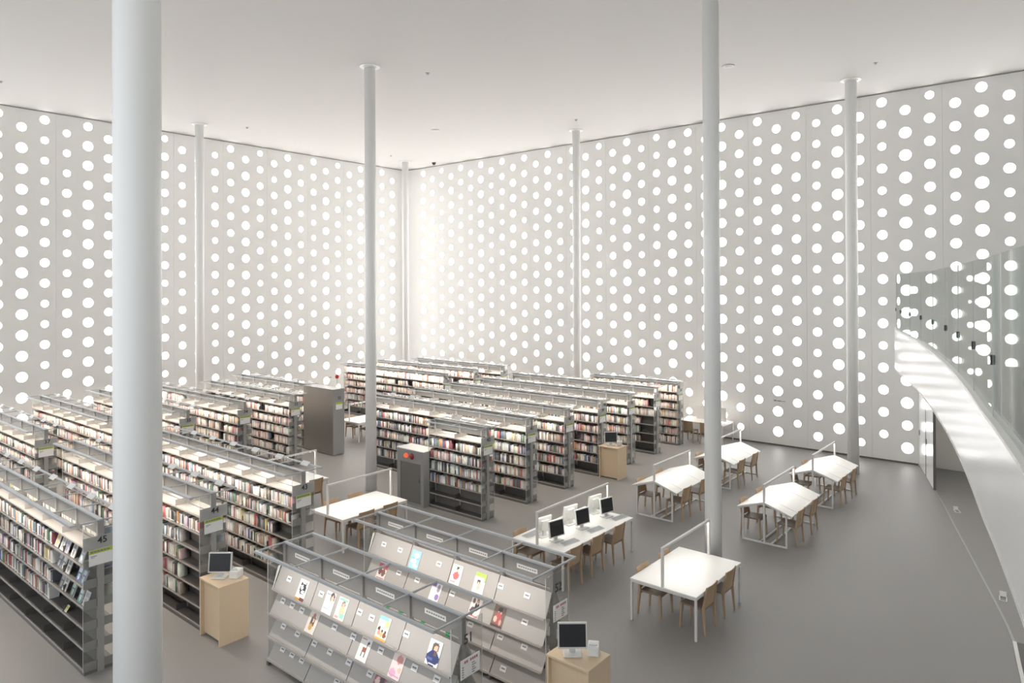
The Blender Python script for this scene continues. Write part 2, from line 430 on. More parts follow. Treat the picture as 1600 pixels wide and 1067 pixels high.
# made-up dark strip with pale edging, standing in for a floor opening
t = thing('floor_strip', 'dark stand-in strip for a floor opening, pale edge, at the lower right', 'floor strip')
mseg = spline([(13.73, 1.00), (12.9, 0.88), (12.0, 0.74), (10.0, 0.44)], 0.2)
ob('strip_field', solid(ribbon(mseg, 0.02, 0.9, 0.0, 0.012), 'strip_field', 'baseboard'), t)
ob('strip_edge', solid(ribbon(mseg, -0.03, 0.02, 0.0, 0.02), 'strip_edge', 'frame_white'), t)
for (x, y, a, lab) in ((20.75, 2.68, R(20), 'open white floor socket lid near the curved track'), (15.5, 1.30, R(5), 'white floor socket lid standing up beside the gallery edge')):
    t = thing('floor_socket', lab, 'floor socket', (x, y, 0), a); t.scale = (0.75, 0.75, 0.6)
    ob('socket_frame', MB().box(-0.16, -0.08, 0, 0.16, -0.06, 0.015).box(-0.16, 0.06, 0, 0.16, 0.08, 0.015).box(-0.16, -0.06, 0, -0.14, 0.06, 0.015).box(0.14, -0.06, 0, 0.16, 0.06, 0.015).mesh('socket_frame', 'frame_white'), t)
    ob('socket_lid', MB().hexa([(0.15,-0.07,0.015),(0.162,-0.07,0.015),(0.162,0.07,0.015),(0.15,0.07,0.015)], [(0.21,-0.07,0.13),(0.222,-0.07,0.13),(0.222,0.07,0.13),(0.21,0.07,0.13)]).mesh('socket_lid', 'white'), t)

# ------------------------------------------------------------------ bookcases
BAY = 0.9165
LV = [0.075 + 0.3055*k for k in range(7)]         # shelf heights, the topmost is the empty cover shelf
FZ = 2.25
def shelf_mesh(length, depth, sgn, name, mm, bracket=True):
    mb = MB(); a, b = (-depth, -0.015) if sgn < 0 else (0.015, depth)
    mb.box(a, 0.006, -0.012, b, length-0.006, 0.006)
    f = a if sgn < 0 else b
    mb.box(f-0.004, 0.006, -0.018, f+0.004, length-0.006, 0.008, 1)
    if bracket:
        for y in (0.008, length-0.011):
            lo, hi = (a+0.02, b) if sgn < 0 else (a, b-0.02)
            mb.box(lo, y, 0.006, hi, y+0.003, 0.10)
    return mb.mesh(name, [mm, 'cover' if mm == 'cover' else 'lip'])
SH_F = shelf_mesh(BAY, 0.225, -1, 'shelf', 'shelf_steel')
CV_F = shelf_mesh(BAY, 0.235, -1, 'cover_shelf', 'cover')
CV_B = shelf_mesh(BAY, 0.235, 1, 'cover_shelf', 'cover')
BOARD = MB().box(-0.006, 0.02, 0.05, 0.006, BAY-0.02, LV[6]-0.012).mesh('shade_board', 'shade_board')  # added between the two shelf sides for occlusion
HEADER = MB().box(-0.004, 0.03, 2.02, 0.004, BAY-0.03, FZ).mesh('header_panel', 'header')
POST = MB().box(-0.03, -0.02, 0, 0.03, 0.02, FZ).mesh('post', 'steel')
POST_END = MB().box(-0.045, -0.02, 0, 0.045, 0.03, FZ).mesh('end_post', 'steel')
CROSS = MB().box(-0.40, -0.009, FZ-0.012, 0.40, 0.009, FZ+0.008).mesh('cross_bar', 'rail')
SIGN = MB().hexa([(0.315,0.34,2.235),(0.395,0.34,2.300),(0.395,0.58,2.300),(0.315,0.58,2.235)], [(0.311,0.34,2.240),(0.391,0.34,2.305),(0.391,0.58,2.305),(0.311,0.58,2.240)]).mesh('sign_plate', 'white')
fix_normals(SIGN)
END_GLASS = MB().box(-0.24, -0.012, 0.06, 0.24, -0.004, 2.22).mesh('end_panel', 'acrylic')
EDGE = MB().box(-0.243, -0.013, 0.06, -0.239, -0.003, 2.22).box(0.239, -0.013, 0.06, 0.243, -0.003, 2.22).mesh('panel_edge', 'acrylic_edge')
BAND = MB().box(-0.24, -0.02, 1.83, 0.24, -0.013, 2.03).mesh('number_band', 'band')
NOTE = MB().box(-0.165, -0.030, 1.60, 0.155, -0.021, 1.83).mesh('notice', 'paper')
NHEAD = MB().box(-0.165, -0.032, 1.775, 0.155, -0.030, 1.83).mesh('notice_header', 'lime')
mb = MB()
for k in range(6): mb.box(-0.145+0.045*k, -0.0335, 1.792, -0.112+0.045*k, -0.032, 1.815)
NTXT = mb.mesh('notice_lettering', 'ink_soft')
mb = MB().box(-0.145, -0.0312, 1.735, -0.06, -0.030, 1.745).box(-0.145, -0.0312, 1.715, -0.09, -0.030, 1.722)
NTXT2 = mb.mesh('notice_lines', 'ink_soft')
LADDER = MB()                                          # shelf end plates behind the clear panel
for z in LV[:6]: LADDER.box(-0.225, 0.002, z-0.03, -0.05, 0.005, z+0.10); LADDER.box(0.05, 0.002, z-0.03, 0.225, 0.005, z+0.10)
LADDER = LADDER.mesh('shelf_end_plates', 'steel')
_len = {}
def length_meshes(n):
    if n in _len: return _len[n]
    L = n*BAY
    d = dict(
      plinth=MB().box(-0.225, 0, 0, 0.225, L, 0.05).mesh('plinth', 'steel_dark'),
      front=MB().box(-0.422, -0.03, FZ-0.01, -0.356, L+0.03, FZ+0.018).mesh('front_rail', 'rail'),
      mid=MB().box(-0.028, -0.03, FZ, 0.028, L+0.03, FZ+0.022).mesh('centre_rail', 'rail'),
      rear=MB().box(0.37, -0.03, FZ-0.01, 0.41, L+0.03, FZ+0.014).mesh('rear_rail', 'rail'),
      tubef=MB().down(-0.402, 0.03, -0.368, L-0.03, FZ-0.0115).mesh('lamp_tube', 'tube'),
      tuber=MB().down(0.375, 0.03, 0.405, L-0.03, FZ-0.0115).mesh('lamp_tube', 'tube'),
      backs=shelf_mesh(L, 0.225, 1, 'rear_shelf', 'shelf_steel', False))
    _len[n] = d
    return d
BOOKS = []     # dicts of every standing book (world space)
PAL = [((0.72,0.69,0.62),'cream',24), ((0.78,0.77,0.74),'white',26), ((0.55,0.53,0.50),'grey',9), ((0.60,0.50,0.38),'tan',8), ((0.42,0.29,0.20),'brown',10),
       ((0.05,0.05,0.055),'black',15), ((0.12,0.13,0.17),'charcoal',11), ((0.50,0.07,0.06),'red',7), ((0.30,0.05,0.07),'maroon',4), ((0.08,0.14,0.34),'blue',5),
       ((0.22,0.36,0.48),'pale blue',4), ((0.10,0.24,0.14),'green',4), ((0.62,0.50,0.12),'yellow',4), ((0.62,0.27,0.08),'orange',4), ((0.62,0.40,0.40),'pink',4), ((0.26,0.14,0.30),'purple',2)]
WARM = [((0.74,0.68,0.58),'cream',22), ((0.78,0.76,0.71),'white',16), ((0.66,0.54,0.42),'tan',14), ((0.52,0.36,0.27),'brown',9), ((0.55,0.14,0.11),'red',8), ((0.62,0.42,0.36),'salmon',12),
        ((0.33,0.08,0.09),'maroon',5), ((0.10,0.10,0.11),'black',9), ((0.62,0.38,0.14),'orange',4), ((0.25,0.30,0.22),'green',2), ((0.20,0.24,0.36),'blue',2), ((0.50,0.49,0.46),'grey',5)]
def weighted(pal, rr):
    t = rr.random()*sum(p[2] for p in pal)
    for p in pal:
        t -= p[2]
        if t <= 0: return p
    return pal[0]
def fill(case, x, y0, bay, level, side, a, b, pal, rr):
    """books on one bay of one shelf from fraction a to b"""
    z = LV[level] + 0.006
    p = y0 + bay*BAY + 0.02 + a*(BAY-0.04); end = y0 + bay*BAY + 0.02 + b*(BAY-0.04)
    base_h = rr.choice((0.172, 0.182, 0.195, 0.205)); run = 0; c = None
    while p < end - 0.012:
        if run <= 0:
            c = weighted(pal, rr); run = rr.choice((1, 1, 1, 1, 1, 2, 2, 3)); w0 = rr.uniform(0.014, 0.038); h0 = base_h + rr.uniform(-0.022, 0.034); d0 = rr.uniform(0.135, 0.165)
        run -= 1
        w = min(w0*rr.uniform(0.9, 1.1), end - p)
        if w < 0.010: break
        h = min(h0*rr.uniform(0.99, 1.01), 0.268); d = d0
        setback = rr.uniform(0.012, 0.03)
        xf = x - 0.225 + setback if side < 0 else x + 0.225 - setback
        g_ = sum(c[0])/3; col = tuple(min(0.85, max(0.015, (g_*0.3+q*0.7)*0.82*rr.uniform(0.9, 1.1)+0.008)) for q in c[0])
        BOOKS.append((case, bay, level, side, p, w, xf, d, z, h, col, c[1]))
        p += w + (0.0008 if rr.random() < 0.93 else rr.uniform(0.004, 0.02))
def bookcase(num, x, y0, n, label, books, pal, seed, cab=False, group='double-sided steel bookcases', far_end=False):
    t = thing('bookcase', label, 'bookcase', (x, y0, 0), 0, group)
    d = length_meshes(n); L = n*BAY
    ob('plinth', d['plinth'], t)
    for k in range(n+1):
        if k == 0: ob('end_post', POST_END, t)
        else: ob('post', POST, t, (0, k*BAY - (0.02 if k == n else 0), 0))
        ob('cross_bar', CROSS, t, (0, k*BAY, 0))
    for k in range(n):
        for lv in range(6): ob('shelf', SH_F, t, (0, k*BAY, LV[lv]))
        ob('cover_shelf', CV_F, t, (0, k*BAY, LV[6])); ob('cover_shelf', CV_B, t, (0, k*BAY, LV[6]))
        ob('sign_plate', SIGN, t, (0, k*BAY, 0)); ob('shade_board', BOARD, t, (0, k*BAY, 0)); ob('header_panel', HEADER, t, (0, k*BAY, 0))
    for lv in range(6): ob('rear_shelf', d['backs'], t, (0, 0, LV[lv]))
    for nm, key in (('front_rail','front'), ('centre_rail','mid'), ('rear_rail','rear'), ('lamp_tube','tubef'), ('lamp_tube','tuber')): ob(nm, d[key], t)
    if not cab:
        e = ob('end_panel', END_GLASS, t); ob('panel_edge', EDGE, e)
        bnd = ob('number_band', BAND, t)
        if num: text(num, 0.135, 'ink', bnd, (0.02, -0.0225, 1.955), (R(90), 0, 0))
        nt_ = ob('notice', NOTE, t); ob('notice_header', NHEAD, nt_); ob('notice_lettering', NTXT, nt_); ob('notice_lines', NTXT2, nt_)
        ob('shelf_end_plates', LADDER, t)
    e = ob('end_panel', END_GLASS, t, (0, L+0.016, 0)); ob('panel_edge', EDGE, e)
    rr = random.Random(seed)
    for k in range(n):
        for lv in range(7):
            fr = books(k, lv, -1, rr)
            if fr: fill(num or label, x, y0, k, lv, -1, fr[0], fr[1], pal, rr)
            fr = books(k, lv, 1, rr)
            if fr and lv >= 3: fill(num or label, x, y0, k, lv, 1, fr[0], fr[1], pal, rr)
    return t
def full(lo, hi=5, gap=0.12):
    def f(k, lv, side, rr):
        if not lo <= lv <= hi: return None
        u = rr.random()
        if u < gap: return (rr.uniform(0.1, 0.35), 1.0) if rr.random() < 0.5 else (0.0, rr.uniform(0.6, 0.9))
        return (0.0, 1.0)
    return f
def b45(k, lv, side, rr):
    if side > 0: return (0, 1) if lv >= 1 else None
    if k == 0: return None
    if k == 1: return (0.55, 1.0) if lv in (3, 4, 5) else ((0.7, 1.0) if lv == 2 else None)
    return (0, 1) if lv >= 2 and lv <= 5 else None
def b44(k, lv, side, rr):
    if lv > 5 or lv == 0: return None
    if lv == 5: return (0.05, 1)
    if k == 0: return (0.85, 1.0) if side < 0 else (0, 1)
    return (0, 1)
def b43(k, lv, side, rr):
    if lv > 5 or lv == 0: return None
    if lv in (4, 5): return (0.02, 1)
    if k == 0: return (0.78, 1.0) if lv != 1 else (0.88, 1)
    return (0, 1)
def bR2(k, lv, side, rr):
    if lv == 0 or lv > 5: return None
    if k == 3 and lv >= 2 and side < 0: return None
    if k == 2 and lv >= 3 and side < 0: return (0.0, 0.55)
    return (0, 1)
def bR6(k, lv, side, rr):
    if lv > 5 or lv == 0: return None
    if k == 0 and side < 0: return (0.25, 1) if lv == 5 else ((0, 1) if lv == 4 else (0.62, 1))
    return (0, 1)
def bcover(base, lo_bay):
    def f(k, lv, side, rr):
        if lv == 6: return (0, 1) if (side < 0 and lo_bay <= k) else None
        return base(k, lv, side, rr)
    return f
YN, YF = 11.49, 19.85
bookcase('45', 4.10, YN, 7, 'grey steel bookcase numbered 45, nearest at the left edge', b45, PAL, 45)
bookcase('44', 5.85, YN, 7, 'grey steel bookcase numbered 44, behind the thick column and the wooden stand', b44, PAL, 44)
bookcase('43', 7.60, YN, 7, 'grey steel bookcase numbered 43, beside the reading table', b43, PAL, 43)
bookcase('37', 5.86, YF, 7, 'far left steel bookcase with a lime notice, seen above bookcase 45', full(1), WARM, 37)
bookcase('36', 7.61, YF, 7, 'far steel bookcase whose near end hides behind the thick column', full(1), WARM, 36)
bookcase('35', 9.36, YF, 7, 'far steel bookcase just right of the thick column, lowest of its row', full(0), WARM, 35)
bookcase('34', 11.10, YF, 7, 'far steel bookcase with pale books also on its top shelf', bcover(full(0), 4), WARM, 34)
bookcase('33', 12.85, YF, 6, 'far steel bookcase directly left of the plain steel cabinet', full(0), WARM, 33)
bookcase(None, 14.56, YF+1.80, 5, 'far steel bookcase running behind the plain steel cabinet', full(0), WARM, 32, cab=True)
RX = [12.82, 14.56, 16.29, 18.03, 19.76, 21.52, 23.24]
bookcase('42', RX[0], YN, 2, 'short two-bay steel bookcase beside the grey box with red lamps', full(2), PAL, 1)
bookcase('41', RX[1], YN, 7, 'second steel bookcase of the right block, behind the short one', bR2, PAL, 2)
bookcase('40', RX[2], YN, 7, 'third steel bookcase of the right block', full(1, gap=.05), PAL, 3)
bookcase('39', RX[3], YN, 7, 'fourth steel bookcase of the right block, with a wooden stand at its end', full(1, gap=.05), PAL, 4)
bookcase('38', RX[4], YN, 7, 'fifth steel bookcase of the right block', full(1, gap=.05), PAL, 5)
bookcase('37', RX[5], YN, 7, 'sixth steel bookcase of the right block, half empty at its end', bR6, WARM, 6)
bookcase('36', RX[6], YN, 4, 'last steel bookcase of the right block, nearest the right wall', bcover(full(0, gap=.03), 0), WARM, 8)
bookcase('31', RX[4], YF, 7, 'farthest block steel bookcase showing its whole side past the column', bcover(full(1), 0), WARM, 9)
bookcase('30', RX[5], YF, 7, 'middle steel bookcase of the farthest block near the corner', bcover(full(1), 0), WARM, 10)
bookcase('29', RX[6], YF, 6, 'rearmost steel bookcase closest to the rounded corner', full(1), WARM, 11)

# books: 300 that show largest are single objects, the rest one object
ORD = lambda n: f"{n}{'th' if 10 <= n % 100 <= 20 else {1:'st',2:'nd',3:'rd'}.get(n % 10, 'th')}"
LEVEL_WORD = {5: 'top book shelf', 4: 'second book shelf', 3: 'third book shelf', 2: 'fourth book shelf', 1: 'fifth book shelf', 0: 'bottom shelf', 6: 'cover shelf'}
counts = {}; cand = []
order = sorted(range(len(BOOKS)), key=lambda i: (BOOKS[i][0], BOOKS[i][2], BOOKS[i][3], BOOKS[i][4]))
pos = {}
for i in order:
    b = BOOKS[i]; key = (b[0], b[2], b[3]); counts[key] = counts.get(key, 0) + 1; pos[i] = counts[key]
for i, b in enumerate(BOOKS):
    if b[3] > 0: continue
    px, py, w = project(b[6], b[4]+b[5]/2, b[8]+b[9]/2)
    if not (4 < px < 1595 and 4 < py < 1060) or 183 < px < 260: continue
    if b[0] not in ('45', '44', '43'): continue
    if b[0] == '44' and b[2] < 3: continue
    if b[0] == '44' and px < 183 and b[2] < 5: continue
    if b[0] == '43' and (px < 183 or b[2] < 4): continue
    cand.append((-(b[5]*b[9])/(w*w), i))
cand.sort(); chosen = set(i for _, i in cand[:300])
WHICH = {'45': 'bookcase at the left edge', '44': 'bookcase behind the thick column', '43': 'bookcase by the reading table'}
cover_m = {}
def book_mesh(colname, col):
    if colname in cover_m: return cover_m[colname]
    mat('book_'+colname.replace(' ', '_'), col, 0.5)
    mb = MB()
    mb.box(0, 0, 0, 0.05, 1, 1, 0); mb.box(0.05, 0, 0, 1, 0.10, 1, 0); mb.box(0.05, 0.90, 0, 1, 1, 1, 0)      # spine and two boards
    mb.box(0.05, 0.10, 0.015, 0.96, 0.90, 0.975, 1)                                                           # page block
    mb.box(-0.004, 0.12, 0.06, 0, 0.88, 0.17, 1)                                                              # shelf mark sticker
    cover_m[colname] = mb.mesh('book', ['book_'+colname.replace(' ', '_'), 'paper']); return cover_m[colname]
for i in sorted(chosen):
    case, bay, lv, side, y, w, xf, d, z, h, col, cn = BOOKS[i]
    o = ob('book', book_mesh(cn, tuple((sum(p[0])/3*0.3+q*0.7)*0.82 for p in PAL if p[1] == cn for q in p[0])), None, (xf, y, z), (0, 0, 0), (d, w, h))
    tag(o, f'{cn} book, {ORD(pos[i])} from the end panel, {LEVEL_WORD[lv]}, {WHICH[case]}', 'book', 'books on the nearest bookcases')
V, FQ, CQ = [], [], []
nb = 0
rest = [i for i in range(len(BOOKS)) if i not in chosen]
A = np.array([[BOOKS[i][6], BOOKS[i][4], BOOKS[i][8], BOOKS[i][7]*(1 if BOOKS[i][3] < 0 else -1), BOOKS[i][5], BOOKS[i][9]] for i in rest], dtype=np.float64)
Cc = np.array([BOOKS[i][10] for i in rest])
unit = np.array([[0,0,0],[1,0,0],[1,1,0],[0,1,0],[0,0,1],[1,0,1],[1,1,1],[0,1,1],[0.04,0.1,0.975],[1,0.1,0.975],[1,0.9,0.975],[0.04,0.9,0.975]])
Vv = (A[:, None, :3] + unit[None]*A[:, None, 3:6]).reshape(-1, 3)
quads = np.array([[0,1,5,4],[2,3,7,6],[3,0,4,7],[1,2,6,5],[8,9,10,11],[4,5,9,8],[7,11,10,6],[4,8,11,7]])
Fv = (np.arange(len(A))[:, None, None]*12 + quads[None]).reshape(-1, 4)
paper = np.array([0.76, 0.73, 0.66])
colf = np.repeat(Cc[:, None, :], 8, axis=1); colf[:, 4, :] = paper; colf[:, 3, :] = paper
colf = np.repeat(colf.reshape(-1, 3), 4, axis=0); colf = np.concatenate([colf, np.ones((len(colf), 1))], axis=1)
me = bpy.data.meshes.new('shelved_books'); me.vertices.add(len(Vv)); me.vertices.foreach_set('co', Vv.ravel())
me.loops.add(Fv.size); me.loops.foreach_set('vertex_index', Fv.ravel().astype(np.int32))
me.polygons.add(len(Fv)); me.polygons.foreach_set('loop_start', np.arange(0, Fv.size, 4, dtype=np.int32))
me.update(calc_edges=True)
ca = me.color_attributes.new('Col', 'FLOAT_COLOR', 'CORNER'); ca.data.foreach_set('color', colf.astype(np.float32).ravel())
me.materials.append(MATS['book_stuff'])
tag(ob('shelved_books', me), 'many upright books of mixed colours filling the farther shelves', 'books', kind='stuff')


# ------------------------------------------------------------------ printed covers: small colour cells on a thin slab
def cover_print(w, h, bg_, shapes, nx=14, ny=20, thick=0.006, name='magazine'):
    """slab in local x (width) / z (height), front at y=0 facing -y; shapes: ('e',cx,cz,rx,rz,col) ellipse or ('r',x0,z0,x1,z1,col) in 0..1"""
    mb = MB(); cols = []
    for j in range(ny):
        for i in range(nx):
            u, v = (i+.5)/nx, (j+.5)/ny; c = bg_
            for s in shapes:
                if s[0] == 'e' and ((u-s[1])/s[3])**2 + ((v-s[2])/s[4])**2 <= 1: c = s[5]
                elif s[0] == 'r' and s[1] <= u <= s[3] and s[2] <= v <= s[4]: c = s[5]
            b = len(mb.v); x0, x1, z0, z1 = w*(i/nx-.5), w*((i+1)/nx-.5), h*j/ny, h*(j+1)/ny
            mb.v += [(x0,0,z0),(x1,0,z0),(x1,0,z1),(x0,0,z1)]; mb.f.append((b,b+1,b+2,b+3)); mb.m.append(0); cols += [c]*4
    b0 = len(mb.f); mb.box(-w/2, 0.0004, 0, w/2, thick, h); cols += [(0.75,0.74,0.72)]*24
    me = mb.mesh(name, 'print'); ca = me.color_attributes.new('Col', 'FLOAT_COLOR', 'CORNER')
    ca.data.foreach_set('color', np.array([(*c, 1) for c in cols], dtype=np.float32).ravel()); return me
K, W_, SK = (0.03,0.03,0.035), (0.82,0.81,0.79), (0.72,0.50,0.38)
COVERS = {
 'cat': ((0.80,0.79,0.77), [('e',.55,.55,.33,.26,K),('e',.42,.62,.13,.12,W_),('e',.62,.42,.18,.10,W_),('e',.30,.78,.07,.08,K),('e',.75,.80,.07,.08,K),('r',0,.0,.5,.12,(0.55,0.28,0.06)),('r',.5,0,1,.16,(0.16,0.06,0.05)),('r',.15,.2,.85,.25,(0.7,0.68,0.6))]),
 'portrait': ((0.80,0.82,0.80), [('e',.70,.78,.22,.22,(0.10,0.06,0.05)),('e',.72,.72,.13,.16,SK),('e',.72,.52,.22,.12,(0.75,0.76,0.74)),('r',.1,.86,.5,.92,(0.25,0.35,0.45)),('r',.1,.2,.55,.23,(0.4,0.5,0.5))]),
 'kitchen': ((0.80,0.76,0.66), [('e',.60,.70,.16,.20,(0.25,0.14,0.09)),('e',.60,.68,.10,.12,SK),('e',.6,.40,.26,.22,(0.80,0.56,0.36)),('r',.1,.86,.9,.95,(0.30,0.55,0.50)),('r',.5,.12,.9,.28,(0.32,0.60,0.52)),('r',.08,.05,.4,.14,(0.72,0.35,0.33))]),
 'family': ((0.82,0.77,0.66), [('r',0,.84,.8,1,(0.30,0.62,0.72)),('e',.78,.72,.18,.14,(0.82,0.66,0.25)),('e',.2,.45,.1,.09,(0.07,0.04,0.03)),('e',.5,.38,.09,.08,(0.07,0.04,0.03)),('e',.78,.38,.1,.09,(0.07,0.04,0.03)),('e',.25,.30,.13,.12,(0.70,0.32,0.22)),('e',.5,.26,.12,.1,(0.75,0.45,0.2)),('e',.78,.25,.14,.12,(0.25,0.07,0.06)),('r',0,.02,1,.12,(0.78,0.42,0.12))]),
 'navy': ((0.80,0.81,0.83), [('e',.52,.72,.26,.24,(0.16,0.09,0.06)),('e',.58,.66,.15,.16,SK),('e',.5,.30,.48,.30,(0.035,0.05,0.16)),('e',.62,.5,.12,.12,(0.16,0.09,0.06)),('r',.05,.22,.5,.30,(0.12,0.14,0.36)),('r',.30,.04,.95,.10,(0.8,0.8,0.8)),('r',.05,.9,.8,.96,(0.5,0.6,0.75))]),
 'dark group': ((0.72,0.66,0.58), [('e',.5,.55,.22,.36,(0.12,0.08,0.06)),('e',.5,.8,.16,.14,(0.42,0.22,0.17)),('e',.45,.3,.18,.16,(0.55,0.34,0.10)),('r',0,.0,1,.08,(0.75,0.70,0.62)),('e',.55,.62,.08,.1,SK)]),
 'chair': ((0.82,0.80,0.77), [('r',.36,.42,.72,.60,(0.34,0.12,0.07)),('r',.66,.42,.74,.80,(0.28,0.10,0.06)),('r',.38,.18,.42,.42,(0.1,0.07,0.06)),('r',.66,.18,.70,.42,(0.1,0.07,0.06)),('e',.75,.82,.08,.06,(0.05,0.05,0.05)),('r',.1,.9,.5,.94,(0.5,0.3,0.2))]),
 'pink': ((0.80,0.68,0.67), [('e',.6,.80,.28,.18,(0.62,0.28,0.26)),('r',.08,.45,.7,.55,(0.78,0.72,0.70)),('e',.3,.22,.28,.16,(0.72,0.42,0.58)),('r',.1,.08,.9,.14,(0.65,0.35,0.45)),('e',.8,.4,.14,.12,(0.74,0.55,0.4))]),
 'crimson': ((0.36,0.10,0.14), [('e',.3,.6,.2,.2,(0.72,0.55,0.5)),('e',.7,.7,.18,.2,(0.1,0.06,0.07)),('r',0,.85,1,1,(0.55,0.12,0.2)),('r',.1,.2,.9,.3,(0.7,0.6,0.6))]),
 'sky': ((0.30,0.58,0.76), [('e',.55,.75,.30,.14,(0.70,0.80,0.84)),('e',.4,.40,.30,.12,(0.66,0.78,0.83)),('e',.62,.18,.28,.1,(0.62,0.76,0.82)),('r',.1,.55,.9,.58,(0.18,0.45,0.68)),('r',.45,.1,.55,.9,(0.74,0.83,0.86))]),
 'flower dress': ((0.82,0.81,0.79), [('e',.52,.44,.28,.20,(0.64,0.14,0.14)),('e',.55,.80,.13,.11,(0.05,0.04,0.04)),('e',.55,.72,.09,.08,SK),('r',.05,.88,.95,.97,(0.30,0.60,0.45)),('r',.1,.08,.6,.14,(0.66,0.25,0.22))]),
 'lime': ((0.82,0.82,0.80), [('r',0,.78,1,1,(0.42,0.62,0.10)),('e',.42,.55,.16,.12,(0.08,0.06,0.06)),('e',.45,.42,.12,.12,SK),('e',.48,.26,.16,.14,(0.70,0.50,0.40)),('r',.86,.6,1,.78,(0.30,0.55,0.15))]),
 'red letters': ((0.78,0.73,0.70), [('r',.0,.62,1,.92,(0.45,0.10,0.13)),('e',.3,.45,.2,.2,(0.16,0.08,0.07)),('e',.7,.4,.2,.22,(0.22,0.1,0.08)),('r',.1,.05,.9,.12,(0.5,0.12,0.13))]),
 'purple': ((0.80,0.79,0.80), [('r',0,.75,.45,1,(0.16,0.11,0.34)),('e',.7,.7,.16,.2,(0.30,0.26,0.36)),('e',.35,.35,.2,.18,(0.78,0.76,0.8)),('e',.75,.25,.18,.14,(0.30,0.22,0.5))]),
 'women': ((0.78,0.74,0.72), [('e',.25,.8,.13,.14,(0.18,0.12,0.1)),('e',.6,.82,.13,.14,(0.32,0.2,0.12)),('e',.6,.55,.2,.2,K),('e',.3,.3,.2,.2,(0.10,0.08,0.1)),('e',.6,.74,.08,.09,SK),('r',.1,.04,.9,.12,(0.6,0.2,0.2))]),
 'kimono': ((0.20,0.12,0.10), [('e',.55,.72,.16,.16,SK),('e',.55,.84,.2,.12,K),('e',.5,.42,.3,.26,(0.50,0.10,0.10)),('e',.3,.35,.14,.16,(0.68,0.55,0.45)),('e',.75,.25,.14,.14,(0.6,0.4,0.3)),('r',0,0,1,.08,(0.1,0.06,0.06))]),
}
MAGS = {k: cover_print(0.215, 0.285, v[0], v[1]) for k, v in COVERS.items()}

# ------------------------------------------------------------------ magazine racks 51 and 52
MB_L = 0.9625
MZ = 1.75
TIERS = [(1.115, -0.205, 1.43, -0.055), (0.765, -0.275, 1.07, -0.10), (0.42, -0.295, 0.71, -0.115), (0.09, -0.305, 0.37, -0.125)]   # z and x of lower edge, z and x of upper edge
def tray_mesh(ti, sgn, length):
    z0, x0, z1, x1 = TIERS[ti]; x0, x1 = x0*-sgn, x1*-sgn
    t = 0.012*-sgn*-1
    mb = MB(); a, b = 0.008, length-0.008
    mb.hexa([(x0,a,z0),(x0,b,z0),(x1,b,z1),(x1,a,z1)], [(x0+0.014*sgn*-1,a,z0-0.004),(x0+0.014*sgn*-1,b,z0-0.004),(x1+0.014*sgn*-1,b,z1-0.004),(x1+0.014*sgn*-1,a,z1-0.004)])
    f = 0.035*sgn
    mb.box(min(x0, x0+f), a, z0-0.012, max(x0, x0+f), b, z0); mb.box(min(x0+f, x0+f*1.15), a, z0-0.012, max(x0+f, x0+f*1.15), b, z0+0.02)
    me = mb.mesh('display_shelf', 'tray'); fix_normals(me); return me
CARD = MB().box(-0.055, -0.003, 0, 0.055, 0, 0.075, 0).box(-0.035, -0.0038, 0.030, 0.035, -0.003, 0.048, 1).mesh('label_card', ['paper', 'ink_soft'])
HANG = MB().box(-0.004, 0.035, MZ-0.27, 0.004, MB_L-0.035, MZ-0.005).mesh('header_panel', 'mag_panel')
STRIP = MB().box(-0.009, 0.30, MZ-0.15, -0.004, 0.68, MZ-0.085, 0).mesh('header_label', 'frame_white')
mb = MB()
for k in range(8): mb.box(-0.0105, 0.325+0.042*k, MZ-0.127, -0.009, 0.355+0.042*k, MZ-0.108)
STRIP_T = mb.mesh('header_lettering', 'ink_soft')
